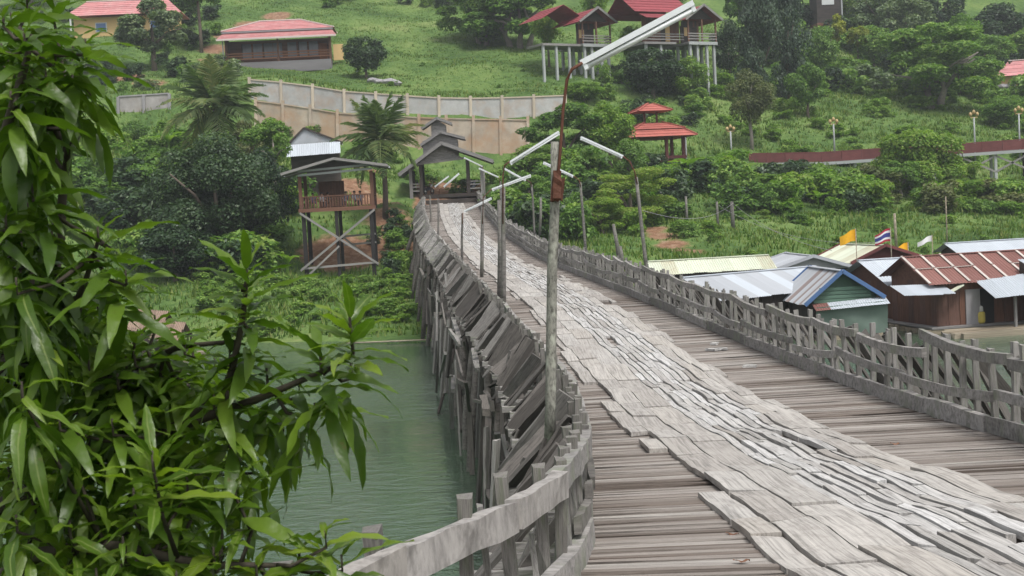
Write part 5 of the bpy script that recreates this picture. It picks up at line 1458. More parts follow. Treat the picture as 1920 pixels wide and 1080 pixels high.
TREE_KIND = {'dark': L_DARK, 'mid': L_MID, 'bright': L_BRIGHT, 'olive': L_OLIVE, 'feather': L_FEATH, 'grey': L_GREYG, 'vine': L_VINE, 'yellow': L_YEL}
def tree(label, px, d, top, wpx, kind, mat, bottom=None, nleaf=6500, leaf=.10, trunk=True, var=None, group='trees on the hillside', bark=None, name='broadleaf_tree', cat='tree', multi=1, lean=0.0):
    """top / bottom: image rows of the crown's top and bottom, wpx: crown width in pixels"""
    g, gy_ = ground_pt(px, d)
    T = P(px, top, d)
    zb = P(px, bottom, d).z if bottom is not None else g.z - .2
    zb = max(zb, g.z - .3)
    rz = (T.z - zb) / 2; rx = wpx / 2 * d / FOC
    t = thing(name, label, cat, (g.x, g.y, g.z - .15), random.uniform(0, 6.28), group)
    zc = (T.z + zb) / 2 - g.z + .15
    cz = Vector((lean, 0, zc))
    M = Matrix.Translation(cz) @ Matrix.Rotation(random.uniform(0, 6.28), 4, 'Z') @ Matrix.Diagonal((rx, rx * random.uniform(.85, 1.1), rz, 1))
    put('crown', crown_mesh(kind, random.randrange(3) if var is None else var, TREE_KIND[mat], nleaf, leaf), t, M, False)
    if trunk:
        r = max(.10, rx * .055)
        bk = bark or W_BARK
        for k in range(multi):
            ox = (k - (multi - 1) / 2) * r * 3.2
            p1 = Vector((ox * 1.6 + random.uniform(-.2, .2) * r * 5, random.uniform(-.2, .2), zc - rz * .55)); 
            tube('trunk', t, [(ox, 0, -.4), (ox * 1.2, 0, max(.3, p1.z * .5)), p1, cz * .6 + p1 * .4 + Vector((0, 0, rz * .3))], [r * 1.25, r, r * .8, r * .35], bk, 7, False)
            for j in range(3):
                a = random.uniform(0, 6.28)
                e = cz + Vector((math.cos(a) * rx * .62, math.sin(a) * rx * .62, random.uniform(-.25, .35) * rz))
                tube('limb', t, [p1, p1.lerp(e, .5) + Vector((0, 0, rz * .12)), e], [r * .6, r * .4, r * .15], bk, 6, False)
    return t

# named trees (column, distance, top row, crown width, ...)
tree('huge round dark green tree left of the stilt hut', 408, 108, 232, 292, 'round', 'dark', 545, 22000, .046)
tree('dark rounded tree crown merging behind the huge dark tree', 490, 112, 262, 170, 'round', 'dark', 520, 11000, .06)
tree('lighter green tree behind the stilt hut roof', 520, 118, 205, 120, 'loose', 'mid', 330, 5000, .085, bark=W_BARKP)
tree('dark low tree on the bank below the huge dark tree', 330, 103, 400, 170, 'round', 'dark', 560, 6000, .085)
tree('leafy tree with forked pale trunks on the mown slope', 905, 204, -70, 165, 'spread', 'mid', 92, 7500, .085, bark=W_BARKP, multi=2)
tree('broad tree with many spreading pale branches on the mown slope', 975, 200, -50, 205, 'spread', 'mid', 100, 9000, .08, bark=W_BARKP, multi=3)
tree('bright leafy tree overlapping the smaller cabin', 1030, 186, 5, 75, 'round', 'bright', 95, 4000, .1)
tree('rounded dark bush tree beside the bungalow', 687, 178, 62, 96, 'round', 'dark', 145, 3500, .11)
tree('pale blossoming tree in front of the yellow house', 290, 182, -12, 175, 'loose', 'grey', 115, 7500, .085)
tree('thick trunked tree beside the dirt path', 378, 196, -80, 110, 'spread', 'mid', 20, 4500, .09, bark=W_BARK)
tree('wide leafy green tree behind the lamp posts', 1060, 142, 186, 190, 'spread', 'mid', 335, 9000, .075)
tree('bright bushy tree right of the wide leafy one', 1145, 141, 182, 120, 'round', 'bright', 300, 5000, .09)
tree('leafy tree between gate shelter and lamp posts', 1020, 138, 262, 140, 'round', 'mid', 440, 7000, .08)
tree('feathery yellow-green tree by the far railing', 1185, 118, 306, 190, 'spread', 'feather', 440, 11000, .055)
tree('smaller feathery tree beneath the larger feathery one', 1130, 114, 362, 120, 'spread', 'feather', 480, 6500, .065)
tree('tall dark vine-draped tree rising between cabin and slope', 1425, 178, -40, 135, 'column', 'vine', 290, 15000, .06)
tree('dark leaning companion of the vine-draped tree', 1480, 184, -30, 110, 'column', 'vine', 190, 8000, .07)
tree('olive domed tree in front of the vine-draped tree', 1410, 158, 120, 118, 'round', 'olive', 248, 6500, .075, bark=W_BARKP)
tree('green bushy tree right of the vine-draped tree', 1515, 172, 95, 95, 'loose', 'mid', 225, 4500, .09)
tree('large spreading tree with forked trunk on the upper slope', 1755, 186, 35, 250, 'spread', 'mid', 245, 12000, .065, bark=W_BARKP, multi=2)
tree('dense green tree right of the spreading tree', 1885, 178, 176, 120, 'round', 'mid', 290, 6000, .08)
tree('low bright thicket tree in front of the walkway', 1725, 143, 215, 160, 'bush', 'bright', 395, 10000, .075)
tree('twiggy grey-green tree in front of the walkway', 1690, 140, 285, 120, 'loose', 'mid', 400, 5500, .085, bark=W_BARKP)
tree('grey-green tree against the upper right edge', 1650, 232, -30, 130, 'round', 'grey', 75, 5000, .09)
tree('dark tree on the crest of the slope', 1760, 240, -50, 130, 'round', 'dark', 60, 5000, .09)
tree('blue-green tree at the far upper slope', 1880, 240, 0, 130, 'round', 'dark', 110, 5500, .09)
tree('mid green tree above the far roof', 1940, 226, 40, 130, 'round', 'mid', 150, 5000, .09)
tree('yellow-leaved bush tree below the dark hut', 1570, 214, 20, 60, 'loose', 'yellow', 85, 2000, .14)
tree('golden leaved shrub tree on the terrace edge', 1610, 212, 38, 60, 'loose', 'yellow', 100, 2000, .14)
tree('dark thicket tree beneath the larger cabin', 1225, 172, 82, 130, 'round', 'dark', 190, 6500, .085)
tree('dark bushy tree under the balcony stilts', 1290, 175, 100, 100, 'round', 'mid', 190, 5000, .09)
tree('tree wrapped around the balcony corner', 1190, 181, 40, 60, 'round', 'mid', 130, 3500, .1)
tree('small leafy tree beside the isolated wall section', 255, 150, 222, 60, 'round', 'mid', 275, 2500, .12)
tree('dark slim tree behind the mango leaves', 205, 172, 110, 60, 'column', 'dark', 180, 2500, .12)
tree('rounded shrub tree on the crest above the bungalow', 640, 236, -60, 90, 'round', 'mid', 20, 3500, .1)
tree('leafy tree on the crest beside the grass bank', 840, 232, -60, 80, 'round', 'bright', 30, 3500, .1)
tree('tree behind the larger cabin roof', 1250, 200, -60, 130, 'round', 'mid', 30, 4500, .09)
tree('bushy tree behind the smaller cabin roof', 1120, 200, -40, 80, 'round', 'bright', 40, 3500, .1)
tree('tree left of the vine-draped tree top', 1400, 205, -60, 90, 'loose', 'mid', 60, 3500, .1)
tree('leafy tree between path and mango leaves', 330, 212, -60, 120, 'round', 'mid', 40, 4500, .09)
tree('leafy tree behind the huge dark tree, beside the palm', 300, 128, 270, 130, 'spread', 'mid', 430, 6000, .085)
tree('green tree on the shaded bank behind hanging leaves', 210, 120, 330, 150, 'round', 'mid', 470, 6500, .085)
tree('pale leafy tree between the wall section and the palm', 470, 140, 215, 110, 'loose', 'olive', 310, 4500, .09)
tree('bushy tree beside the gate shelter', 995, 128, 322, 95, 'round', 'mid', 440, 5000, .09)
tree('rounded tree in the hedge above the meadow', 1330, 136, 322, 130, 'round', 'bright', 420, 6000, .085)
tree('broad tree in the hedge below the olive domed tree', 1440, 138, 322, 150, 'spread', 'mid', 415, 7000, .08)
tree('leafy tree in the hedge below the walkway', 1560, 138, 330, 130, 'round', 'mid', 410, 6000, .085)
tree('low bright tree in the scrub beside the walkway columns', 1800, 136, 330, 120, 'bush', 'bright', 410, 5500, .09)
tree('dense tree filling the slope below the far roof', 1800, 198, 100, 100, 'spread', 'mid', 230, 6000, .085)
tree('grey-green tree above the planted terrace', 1700, 222, -20, 110, 'round', 'grey', 90, 4500, .095)
tree('mid green tree above the yellow shrubs', 1610, 240, -50, 100, 'round', 'mid', 60, 4500, .095)
tree('bushy tree behind the vine-draped tree', 1540, 205, 40, 90, 'round', 'mid', 150, 4500, .095)
tree('domed green tree on the upper terrace', 1800, 225, 20, 120, 'round', 'bright', 120, 5000, .09)
tree('leafy tree left of the far pink roof', 1850, 215, 60, 110, 'round', 'mid', 170, 5000, .09)
tree('blue-green tree filling the upper slope gap', 1700, 205, 70, 110, 'round', 'dark', 180, 5000, .09)
tree('bright tree beside the yellow shrubs', 1640, 212, 40, 90, 'round', 'mid', 130, 4500, .095)
tree('dark tree behind the larger cabin balcony', 1370, 190, 30, 80, 'round', 'dark', 150, 4500, .095)
tree('leafy tree above the upper wall end', 1095, 168, 150, 90, 'round', 'bright', 230, 4500, .095)
tree('bushy tree at the foot of the pavilion', 1185, 136, 255, 90, 'round', 'mid', 350, 4500, .09)
for k, (px, dd) in enumerate([(60, 225), (150, 235), (1480, 262), (1560, 270), (1660, 275), (1740, 282), (1830, 276), (1920, 284), (1350, 262), (1230, 266), (0, 250), (1990, 262)]):
    tree('tall crest tree closing the top of the hill', px, dd, -90 - random.randrange(60), random.randrange(110, 160), random.choice(['round', 'spread']), random.choice(['dark', 'mid', 'grey']), None, 5000, .085, group='crest trees', var=k % 3)

# shrubs: zones (label, group, pixel range, distance range, count, height range in m, width factor, palette)
UNDER = {}
def shrub_zone(label, group, px0, px1, d0, d1, n, h0, h1, wf, pal, nleaf=900, leaf=.2, avoid=None, mass=False):
    made = 0; tries = 0
    while made < n and tries < n * 6:
        tries += 1
        d = math.sqrt(random.uniform(d0 * d0, d1 * d1)); px = random.uniform(px0, px1)
        g, gy_ = ground_pt(px, d)
        if avoid and avoid(g.x, g.y, px, gy_): continue
        if g.z < WATER + .2: continue
        if E('L', min(131, g.y)) - 1.6 < g.x < E('R', min(131, g.y)) + 1.4 and g.y < 140: continue
        h = random.uniform(h0, h1); w = h * wf * random.uniform(.75, 1.3)
        if mass:
            mt_ = TREE_KIND[random.choice(pal)]; me = crown_mesh('bush', random.randrange(4), mt_, nleaf, leaf)
            A = np.array(Matrix.Translation((g.x, g.y, g.z - .1 + h * .48)) @ Matrix.Rotation(random.uniform(0, 6.28), 4, 'Z') @ Matrix.Diagonal((w / 2, w / 2 * random.uniform(.8, 1.2), h * .55, 1)))
            co = np.empty(len(me.vertices) * 3, dtype=np.float32); me.vertices.foreach_get('co', co)
            UNDER.setdefault((label, mt_), []).append(co.reshape(-1, 3) @ A[:3, :3].T + A[:3, 3]); made += 1; continue
        t = thing('shrub', label, 'shrub', (g.x, g.y, g.z - .1), random.uniform(0, 6.28), group)
        M = Matrix.Translation((0, 0, h * .48)) @ Matrix.Diagonal((w / 2, w / 2 * random.uniform(.8, 1.2), h * .55, 1))
        put('foliage', crown_mesh('bush', random.randrange(4), TREE_KIND[random.choice(pal)], nleaf, leaf), t, M, False)
        tube('stem', t, [(0, 0, -.1), (.05, 0, h * .5)], [.05, .02], W_BARK, 5, False)
        made += 1
def hut_av(x, y, px, py): return 535 < px < 720 and 98 < y < 113
shrub_zone('dense shrub on the shaded bank around the huge dark tree', 'shrubs on the shaded left bank', 60, 560, 97, 128, 56, 1.8, 4.2, 1.3, ['mid', 'dark', 'mid'], avoid=hut_av)
shrub_zone('leafy shrub on the slope above the shaded bank', 'shrubs on the upper left bank', 60, 470, 126, 150, 26, 1.6, 3.6, 1.3, ['mid', 'mid', 'bright'])
shrub_zone('low creeping shrub on the bank below the stilt hut', 'creepers below the stilt hut', 380, 800, 85, 104, 90, .5, 1.1, 1.9, ['mid', 'bright', 'mid'], 700, .24, hut_av, mass=True)
shrub_zone('shrub beside the bare earth under the gate', 'shrubs under the gate', 690, 815, 103, 119, 20, .8, 1.7, 1.3, ['mid', 'dark'], 700, .22, hut_av)
shrub_zone('shrub around the gate shelter and the lower wall', 'shrubs behind the gate', 760, 985, 139, 150, 24, .9, 2.0, 1.3, ['mid', 'bright'], 700, .22)
shrub_zone('tall shrub crowding the right railing of the bridge', 'shrubs along the right railing', 935, 1110, 112, 138, 38, 2.2, 4.4, 1.2, ['mid', 'dark', 'mid'])
shrub_zone('shrub under the feathery trees', 'shrubs under the feathery trees', 1080, 1290, 112, 134, 22, 1.2, 2.8, 1.3, ['mid', 'bright', 'dark'])
shrub_zone('shrub in the thick hedge above the meadow', 'hedge above the meadow', 1230, 1640, 126, 143, 60, 2.0, 3.8, 1.2, ['mid', 'mid', 'bright', 'dark'])
shrub_zone('shrub in the scrub below the walkway', 'scrub below the walkway', 1620, 1960, 126, 147, 34, 1.6, 3.6, 1.4, ['mid', 'bright', 'olive'])
shrub_zone('low shrub dotting the riverside meadow', 'meadow shrubs', 1300, 1960, 106, 128, 30, .5, 1.2, 1.7, ['bright', 'mid', 'feather'], 700, .24)
shrub_zone('shrub on the planted slope above the walkway', 'shrubs above the walkway', 1300, 1960, 154, 200, 90, .8, 2.4, 1.5, ['bright', 'mid', 'bright'], mass=True)
shrub_zone('shrub under the tall trees of the upper slope', 'upper slope shrubs', 1430, 1960, 192, 255, 120, 2.2, 5.5, 1.3, ['mid', 'dark', 'grey', 'bright'], mass=True)
shrub_zone('shrub beneath the stilt cabins', 'shrubs beneath the cabins', 1120, 1340, 160, 182, 26, 1.4, 3.2, 1.3, ['dark', 'mid'])
shrub_zone('shrub along the upper left garden', 'upper left garden shrubs', 60, 430, 164, 222, 60, 1.2, 3.2, 1.4, ['mid', 'dark', 'grey'], mass=True)
shrub_zone('shrub edging the mown slope', 'shrubs edging the mown slope', 640, 1080, 169, 186, 12, .4, 1.0, 1.5, ['bright', 'feather'], 600, .26, mass=True)
shrub_zone('crest shrub at the top of the mown slope', 'crest shrubs', 420, 1000, 228, 250, 24, 1.2, 3.2, 1.4, ['mid', 'bright', 'dark'], mass=True)

shrub_zone('leafy plant sprouting on the terrace of the retaining walls', 'plants on the wall terraces', 500, 985, 153, 160.5, 12, .8, 2.0, 1.2, ['bright', 'mid'], 600, .24)
MASS_LABEL = {'low creeping shrub on the bank below the stilt hut': 'tangle of low creepers on the bank below the stilt hut',
    'shrub on the planted slope above the walkway': 'undergrowth dotting the planted slope above the walkway', 'shrub under the tall trees of the upper slope': 'undergrowth beneath the tall trees of the upper slope',
    'shrub along the upper left garden': 'undergrowth of the garden around the yellow house', 'shrub edging the mown slope': 'low growth edging the mown slope above the wall', 'crest shrub at the top of the mown slope': 'scrub along the crest above the bungalow'}
for (label, mt_), vs in UNDER.items():
    v = np.concatenate(vs)
    o = put('undergrowth', mesh('undergrowth', v, np.arange(len(v)).reshape(-1, 4), mt_)); tag(o, MASS_LABEL[label], 'undergrowth', None, 'stuff')

# --- palms and bananas
def frond_mesh(seed, mat, droop):
    r = random.Random(seed); v = []; f = []; n = 26; L = 1.0
    ctr = []
    for i in range(n + 1):
        s = i / n; ctr.append(Vector((s * (1 - .12 * droop * s), 0, .28 * s - droop * s * s)))
    for i in range(n):
        a, b = ctr[i], ctr[i + 1]; k = len(v); w = .012 * (1 - i / n) + .003
        v += [a + Vector((0, -w, 0)), a + Vector((0, w, 0)), b + Vector((0, w, 0)), b + Vector((0, -w, 0))]; f.append((k, k + 1, k + 2, k + 3))
        if i > 2:
            ll = .30 * math.sin(math.pi * min(1, (i / n) * .85 + .18)) + .04
            for s in (-1, 1):
                k = len(v); e = a + Vector((ll * .55, s * ll * .75, -ll * r.uniform(.25, .75))); md = a.lerp(e, .5) + Vector((0, 0, .03))
                t_ = Vector((.02, 0, 0))
                v += [a - t_, a + t_, md + t_ * 1.1, e, md - t_ * 1.1]; f.append((k, k + 1, k + 2, k + 3, k + 4))
    return mesh('frond', v, f, mat)
L_PALM = leafmat('palm_leaf', [(0.0798, 0.133, 0.06), (0.1305, 0.196, 0.09), (0.203, 0.259, 0.1275), (0.319, 0.315, 0.165)], .5, .3, .3, .6)
FR = [frond_mesh(i, L_PALM, dr) for i, dr in enumerate((.35, .6, .85, 1.1))]
def palm(label, px, d, hub_py, frond_px, n, trunk=True):
    g, _ = ground_pt(px, d); hub = P(px - 6, hub_py, d); L = frond_px * d / FOC
    t = thing('coconut_palm', label, 'palm', (g.x, g.y, g.z - .2), 0, 'coconut palms')
    hv = hub - Vector((g.x, g.y, g.z - .2))
    tube('trunk', t, [(0, 0, -.3), hv * .35 + Vector((.12, 0, 0)), hv * .7 + Vector((.1, 0, 0)), hv], [.30, .24, .2, .18], W_PALMT, 9, False)
    for i in range(n):
        az = i * 2.39996 + random.uniform(-.2, .2); el = 78 - 105 * (i / n) + random.uniform(-8, 8)
        M = Matrix.Translation(hv) @ Matrix.Rotation(az, 4, 'Z') @ Matrix.Rotation(-R(el), 4, 'Y') @ Matrix.Diagonal((L * random.uniform(.85, 1.1), L, L, 1))
        me = FR[0] if el > 50 else FR[1] if el > 20 else FR[2] if random.random() < .6 else FR[1]
        put('frond', me, t, M, False)
    for i in range(5):
        a = i * 1.25; c = hv + Vector((math.cos(a) * .28, math.sin(a) * .28, -.3))
        tube('coconut', t, [c + Vector((0, 0, .14)), c + Vector((0, 0, .08)), c, c - Vector((0, 0, .1)), c - Vector((0, 0, .15))], [.03, .1, .13, .09, .02], L_MID, 7, False)
palm('coconut palm standing between stilt hut and gate shelter', 722, 119, 268, 100, 24)
palm('coconut palm rising behind the huge dark tree', 408, 128, 205, 112, 24)
def banana(label, px, d, hpx, n=7):
    g, _ = ground_pt(px, d); h = hpx * d / FOC
    t = thing('banana_plant', label, 'banana plant', (g.x, g.y, g.z - .1), random.uniform(0, 6), 'banana plants')
    tube('stem', t, [(0, 0, 0), (0, 0, h * .45)], [.14, .09], L_BRIGHT, 6, False)
    for i in range(n):
        v = []; f = []; m_ = 8; az = i * 2.4; L = h * random.uniform(.55, .8); e0 = random.uniform(.9, 1.35)
        for j in range(m_ + 1):
            s = j / m_; x = L * (s * math.cos(e0) + .35 * s * s); z = L * (s * math.sin(e0) - .55 * s * s); w = L * .16 * math.sin(math.pi * min(.97, s * .9 + .05))
            v += [(x, -w, z + w * .4), (x, 0, z), (x, w, z + w * .4)]
        for j in range(m_): f += [(j * 3, j * 3 + 1, j * 3 + 4, j * 3 + 3), (j * 3 + 1, j * 3 + 2, j * 3 + 5, j * 3 + 4)]
        put('leaf', mesh('leaf', v, f, L_BRIGHT, True), t, Matrix.Translation((0, 0, h * .42)) @ Matrix.Rotation(az, 4, 'Z'), False)
banana('banana plant at the left corner of the stilt hut', 540, 106, 62)
banana('banana plant in front of the red pavilion', 1292, 136, 75)
banana('banana plant with pale young leaf near the walkway end', 1388, 140, 60)
banana('banana plant in the hedge above the meadow', 1535, 132, 45)
banana('banana plant at the isolated wall section', 318, 139, 60)

# --- tall grass over the open slopes, one mass
def grass():
    rg = np.random.default_rng(5); n = 60000
    d = np.sqrt(rg.uniform(80 ** 2, 235 ** 2, n)); px = rg.uniform(-40, 1960, n)
    x = (px - 960) / FOC * d * 1.02; z = Hn(x, d) + bumpy(x, d)
    # skip bare earth and water
    ok = z > WATER + .15
    s = np.zeros(n)
    for a, b_, dd, r in SOIL_AND_SHADE:
        q = P(a, b_, dd); s = np.maximum(s, np.exp(-(((x - q.x) ** 2 + (d - q.y) ** 2) / (r * r)) ** 1.5))
    ok &= s < rg.uniform(.25, .6, n)
    ok &= ~((d > 153.5) & (d < 164) & (x > -32) & (x < 3))
    ok &= ~((np.abs(x + 6) < 5.5) & (d > 126) & (d < 146))
    x, d, z = x[ok], d[ok], z[ok]; n = len(x)
    k = 5
    X = np.repeat(x, k) + rg.normal(0, .22, n * k); Y = np.repeat(d, k) + rg.normal(0, .22, n * k); Z = np.repeat(z, k) - .05
    hgt = rg.uniform(.2, .55, n * k) * np.repeat(.55 + .75 * (np.sin(x * .35) * np.sin(d * .29 + 1) + 1) / 2, k)
    hgt *= np.where((np.repeat(d, k) > 168) & (X < 22), .55, 1)
    az = rg.uniform(0, 2 * np.pi, n * k); w = .05 + hgt * .07; ln = hgt * rg.uniform(.2, .7, n * k)
    ca, sa = np.cos(az), np.sin(az)
    v = np.stack([np.stack([X - sa * w, Y + ca * w, Z], 1), np.stack([X + sa * w, Y - ca * w, Z], 1), np.stack([X + ca * ln, Y + sa * ln, Z + hgt], 1)], 1).reshape(-1, 3)
    f = np.arange(n * k * 3).reshape(-1, 3)
    o = put('tall_grass', mesh('grass', v, f, L_GRASS)); tag(o, 'rough green grass covering the open slopes', 'grass', None, 'stuff')
grass()
# pale stones on the grass bank and on the terraces
for px, py, d in ((700, 158, 175), (712, 160, 174), (730, 160, 174), (742, 163, 173), (1585, 88, 205), (1600, 92, 204), (1880, 100, 205), (1895, 98, 206)):
    g, _ = ground_pt(px, d)
    v = []; f = []
    bm = bmesh.new(); bmesh.ops.create_icosphere(bm, subdivisions=2, radius=1)
    for q in bm.verts: q.co *= 1 + random.uniform(-.16, .16)
    me = bpy.data.meshes.new('boulder'); bm.to_mesh(me); bm.free(); me.materials.append(M_STONE)
    s_ = random.uniform(.5, 1.0)
    o = put('boulder', me, None, Matrix.Translation(g + Vector((0, 0, .15))) @ Matrix.Rotation(random.uniform(0, 6), 4, 'Z') @ Matrix.Diagonal((s_ * 1.3, s_, s_ * .6, 1)))
    tag(o, 'pale boulder lying in the grass below the rounded bush tree' if px < 1000 else 'pale boulder edging the upper terrace', 'boulder', 'pale boulders by the wall' if px < 1000 else 'terrace boulders', 'thing')
# ------------------------------------------------------------------ mango tree at the near bank
L_MANGO = leafmat('mango_leaf', [(.030, .066, .012), (.055, .108, .014), (.082, .148, .018), (.120, .192, .024), (.200, .268, .036)], .36, .38, .45, .55)
def add_rib(m):
    n, l = m.node_tree.nodes, m.node_tree.links
    b = n['Principled BSDF']; src = b.inputs['Base Color'].links[0].from_socket
    at = n.new('ShaderNodeAttribute'); at.attribute_name = 'rib'
    r = ramp(n, [(.84, (0, 0, 0)), (.95, (.8, .8, .8))]); l.new(at.outputs['Fac'], r.inputs[0])
    mx = N(n, 'ShaderNodeMix', data_type='RGBA'); l.new(r.outputs[0], mx.inputs[0]); l.new(src, mx.inputs[6]); mx.inputs[7].default_value = (.22, .28, .08, 1)
    nz = N(n, 'ShaderNodeTexNoise', Scale=45.0, Detail=4.0); ge = n.new('ShaderNodeNewGeometry'); l.new(ge.outputs['Position'], nz.inputs['Vector'])
    sp = ramp(n, [(.66, (0, 0, 0)), (.74, (.55, .55, .55))]); l.new(nz.outputs['Fac'], sp.inputs[0])
    my = N(n, 'ShaderNodeMix', data_type='RGBA'); l.new(sp.outputs[0], my.inputs[0]); l.new(mx.outputs[2], my.inputs[6]); my.inputs[7].default_value = (.12, .075, .03, 1)
    l.new(my.outputs[2], b.inputs['Base Color'])
    bp = N(n, 'ShaderNodeBump', Strength=.25, Distance=.01); l.new(nz.outputs['Fac'], bp.inputs['Height']); l.new(bp.outputs[0], b.inputs['Normal'])
add_rib(L_MANGO)
def mango_leaf(seed, droop, wave):
    r = random.Random(seed); v = []; f = []; n = 9
    for i in range(n + 1):
        s = i / n; x = s - .18 * droop * s ** 2; z = .10 * s - droop * s ** 2.1 + .012 * math.sin(i * 2.1 + seed) 
        w = .098 * (math.sin(math.pi * min(1, s ** .8)) ** .75 if 0 < s < 1 else 0) + (.006 if s < .12 else 0.001)
        yb = .03 * math.sin(s * 3 + seed)
        for side in (-1, 0, 1):
            v.append((x, yb + side * w, z + (abs(side) * w * .28) + side * side * wave * .02 * math.sin(i * 1.9 + side * 1.3 + seed)))
    for i in range(n):
        a = i * 3; b = a + 3
        f += [(a, a + 1, b + 1, b), (a + 1, a + 2, b + 2, b + 1)]
    me = mesh('leaf', v, f, L_MANGO, True)
    a = me.attributes.new('rib', 'FLOAT', 'POINT'); a.data.foreach_set('value', [1.0 if i % 3 == 1 else 0.0 for i in range(len(v))])
    return me
ML = [mango_leaf(i, dr, wv_) for i, (dr, wv_) in enumerate([(.12, .8), (.22, 1), (.34, 1), (.48, .9), (.62, 1), (.28, 1.2), (.42, .7)])]
mt = P(-120, 1080, 3.4)
gz = H(-2.35, 3.3)
mango = thing('mango_tree', 'mango tree with long glossy drooping leaves filling the near bank', 'tree', (-2.35, 3.3, gz - .1))
TR = Vector((-2.35, 3.3, gz))
fork = TR + Vector((.05, .05, 1.1))
tube('trunk', mango, [TR - Vector((0, 0, .4)), TR + Vector((.02, 0, .5)), fork], [.16, .13, .11], W_BARK, 9)
nodes = []
def limb(pts, r0, r1):
    n = len(pts); q = []
    for i in range(n - 1):
        for k in range(4): q.append(Vector(pts[i]).lerp(Vector(pts[i + 1]), k / 4))
    q.append(Vector(pts[-1]))
    q = [q[0]] + [(q[i - 1] + q[i] * 2 + q[i + 1]) / 4 for i in range(1, len(q) - 1)] + [q[-1]]
    tube('branch', mango, q, [r0 + (r1 - r0) * i / (len(q) - 1) for i in range(len(q))], W_BARKD, 7)
    nodes.extend(q[2:])
W_BARKD = plain('dark_twig', (.060, .050, .038), .9, .3, 8)
limb([fork, P(-60, 980, 3.6), P(150, 870, 3.55), P(330, 800, 3.4), P(480, 750, 3.3), P(620, 690, 3.2)], .028, .006)
limb([fork, P(-40, 760, 3.7), P(70, 600, 3.6), P(110, 480, 3.5), P(120, 330, 3.5), P(150, 150, 3.4)], .03, .006)
limb([fork, P(-80, 600, 3.4), P(-20, 350, 3.4), P(40, 150, 3.3), P(60, 70, 3.3)], .026, .006)
limb([fork, P(0, 1050, 3.3), P(200, 1020, 3.2), P(380, 1060, 3.15), P(520, 1060, 3.15)], .026, .006)
limb([P(150, 870, 3.55), P(240, 700, 3.5), P(330, 650, 3.4), P(440, 640, 3.3)], .014, .005)
limb([P(330, 800, 3.4), P(430, 720, 3.3), P(455, 600, 3.25), P(462, 530, 3.2)], .012, .005)
limb([P(70, 600, 3.6), P(150, 560, 3.4), P(185, 450, 3.3)], .012, .005)
ROS = [(160, 72, 3.3, 13, 1), (45, 60, 3.2, 10, 1), (100, 15, 3.8, 10, 1), (20, 170, 3.1, 10, 0), (150, 150, 3.5, 9, 0), (85, 200, 3.4, 10, 0), (40, 290, 3.3, 10, 0), (60, 345, 3.2, 11, 1), (10, 400, 3.3, 10, 0), (5, 20, 3.5, 9, 1), (60, 130, 3.6, 9, 0), (15, 90, 3.8, 9, 0),
       (183, 425, 3.3, 11, 1), (235, 505, 3.2, 10, 1), (100, 460, 3.4, 9, 0), (30, 520, 3.2, 10, 0), (150, 560, 3.4, 10, 1), (60, 610, 3.2, 10, 0), (20, 470, 3.7, 9, 0), (80, 540, 3.7, 9, 0),
       (462, 500, 3.2, 13, 2), (452, 588, 3.25, 11, 1), (430, 655, 3.3, 11, 1), (345, 635, 3.4, 10, 1), (290, 590, 3.6, 9, 1), (320, 690, 3.5, 9, 0), (250, 620, 3.4, 10, 1), (190, 640, 3.6, 9, 0),
       (655, 585, 3.1, 12, 2), (600, 660, 3.2, 11, 1), (658, 680, 3.2, 7, 0), (560, 715, 3.3, 9, 0), (500, 690, 3.4, 9, 0), (590, 755, 3.3, 7, 0), (530, 780, 3.4, 7, 0),
       (400, 735, 3.3, 10, 1), (285, 845, 2.95, 12, 2), (330, 775, 3.4, 10, 0), (220, 700, 3.3, 10, 0), (140, 680, 3.4, 10, 0), (210, 785, 3.2, 10, 0), (110, 775, 3.2, 10, 0), (40, 715, 3.1, 10, 0), (430, 820, 3.3, 9, 0), (440, 900, 3.2, 8, 1), (350, 895, 3.3, 9, 0), (250, 915, 3.1, 10, 0), (150, 875, 3.2, 10, 0), (60, 855, 3.1, 10, 0),
       (30, 965, 3.0, 10, 0), (130, 975, 3.1, 10, 0), (230, 1005, 3.0, 10, 0), (320, 995, 3.2, 9, 0), (400, 1025, 3.1, 11, 2), (415, 975, 3.2, 8, 1), (610, 995, 3.1, 8, 1), (560, 1020, 3.2, 7, 1), (480, 1055, 3.1, 8, 1), (330, 1070, 3.0, 10, 1), (180, 1065, 3.0, 10, 0), (60, 1065, 3.0, 10, 0), (640, 1040, 3.15, 6, 1),
       (90, 650, 3.9, 9, 0), (170, 740, 3.9, 9, 0), (60, 790, 3.9, 9, 0), (270, 760, 3.9, 9, 0), (100, 920, 3.8, 9, 0), (200, 950, 3.8, 9, 0), (300, 930, 3.8, 8, 0), (20, 880, 3.8, 9, 0), (380, 860, 3.8, 8, 0), (10, 640, 3.9, 9, 0), (480, 860, 3.7, 6, 0), (20, 330, 3.9, 9, 0), (60, 240, 3.9, 9, 0), (100, 390, 3.9, 8, 0), (380, 800, 3.7, 8, 0), (280, 1040, 3.7, 8, 0), (120, 1030, 3.7, 9, 0), (20, 560, 4.0, 9, 0)]
leaves = []
def inside(px, py):
    lim = np.interp(py, [0, 100, 200, 300, 380, 430, 520, 600, 680, 740, 800, 860, 900, 980, 1040, 1100], [120, 150, 120, 60, 30, 50, 170, 330, 450, 470, 430, 400, 380, 360, 400, 500])
    return px < lim
rr = random.Random(11)
for _ in range(400):
    a, b = rr.uniform(-40, 540), rr.uniform(-20, 1100)
    if inside(a, b) and len(ROS) < 185: ROS.append((a, b, rr.uniform(3.3, 4.3), 9, rr.choice([0, 0, 1])))
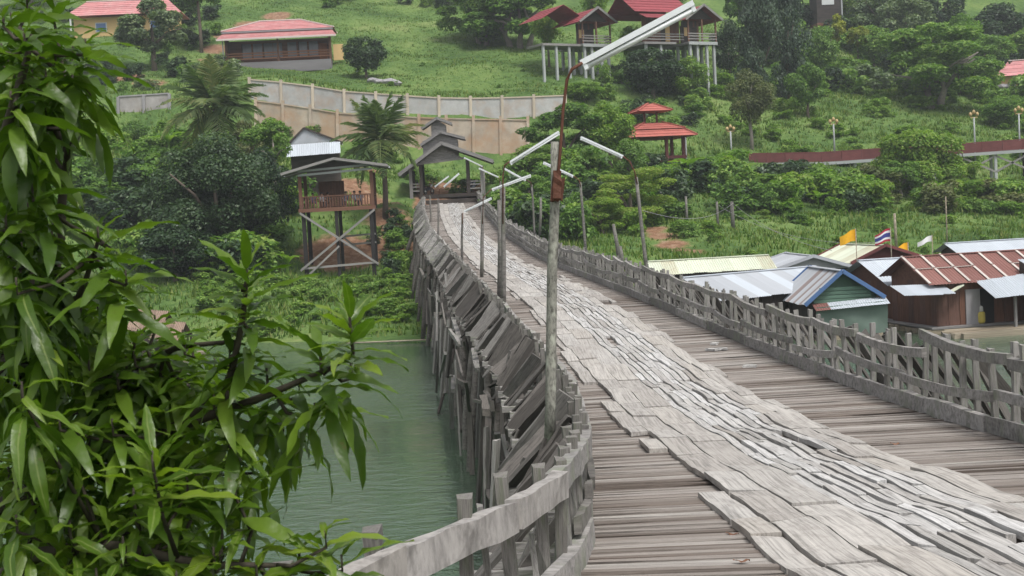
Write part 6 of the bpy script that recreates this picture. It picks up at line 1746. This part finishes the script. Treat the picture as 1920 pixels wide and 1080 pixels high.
for (px, py, d, n, st) in ROS:
    tip = P(px, py, d + random.uniform(-.08, .08))
    best = min(nodes, key=lambda q: (q - tip).length + (.5 if q.z > tip.z + .05 else 0) + (.25 if abs(q.y - tip.y) > .3 else 0))
    md = best.lerp(tip, .55) + Vector((random.uniform(-.03, .03), random.uniform(-.03, .03), -.04))
    ln_ = (tip - best).length
    tube('twig', mango, [best, md, tip - Vector((0, 0, .04)), tip], [.006 + .003 * min(1, ln_), .005, .004, .003], W_BARKD, 5)
    ph = random.uniform(0, 6.28)
    n = int(n * 1.7)
    for i in range(n):
        az = ph + i * 2.39996 + random.uniform(-.25, .25); lev = i / n
        size = random.uniform(.105, .215) * (.72 if lev < .2 else 1)
        if st == 2: el = 48 - 62 * lev + random.uniform(-8, 8); me = ML[random.choice([0, 1, 2, 5])]
        elif st == 1: el = 42 - 80 * lev + random.uniform(-10, 10); me = ML[random.choice([1, 2, 3, 5, 6])]
        else: el = 18 - 80 * lev + random.uniform(-14, 14); me = ML[random.choice([2, 3, 4, 6, 5])]
        pos = tip - Vector((0, 0, .10 * lev + .01))
        pos = pos + (md - tip).normalized() * .05 * lev
        M = Matrix.Translation(pos) @ Matrix.Rotation(az, 4, 'Z') @ Matrix.Rotation(-R(el), 4, 'Y') @ Matrix.Rotation(random.gauss(0, .35), 4, 'X') @ Matrix.Diagonal((size, size * random.uniform(.85, 1.1), size, 1))
        leaves.append((pos.y + random.uniform(0, .1), M, me))
leaves.sort(key=lambda q: q[0])
for k, (yy, M, me) in enumerate(leaves[:300]): put('leaf', me, mango, M)
mb = MB()
for (yy, M, me) in leaves[300:]: mb.add(M, me)
o = mb.build('inner_leaves', L_MANGO, mango); o['kind'] = 'stuff'
o.data.polygons.foreach_set('use_smooth', np.ones(len(o.data.polygons), dtype=bool))
# ------------------------------------------------------------------ damp air over the valley
def haze():
    m = bpy.data.materials.new('haze'); m.use_nodes = True; n = m.node_tree.nodes; l = m.node_tree.links
    n.remove(n['Principled BSDF'])
    v = n.new('ShaderNodeVolumePrincipled'); v.inputs['Color'].default_value = (.86, .91, .95, 1); v.inputs['Density'].default_value = .00042
    v.inputs['Anisotropy'].default_value = .2
    l.new(v.outputs[0], n['Material Output'].inputs['Volume'])
    x0, x1, y0, y1, z0, z1 = -230, 230, -65, 445, -14, 125
    vs = [(x, y, z) for x in (x0, x1) for y in (y0, y1) for z in (z0, z1)]
    o = put('haze', mesh('haze', vs, [(0, 1, 3, 2), (4, 6, 7, 5), (0, 4, 5, 1), (2, 3, 7, 6), (0, 2, 6, 4), (1, 5, 7, 3)], m)); tag(o, 'thin damp haze over the valley', 'haze', None, 'stuff')
haze()
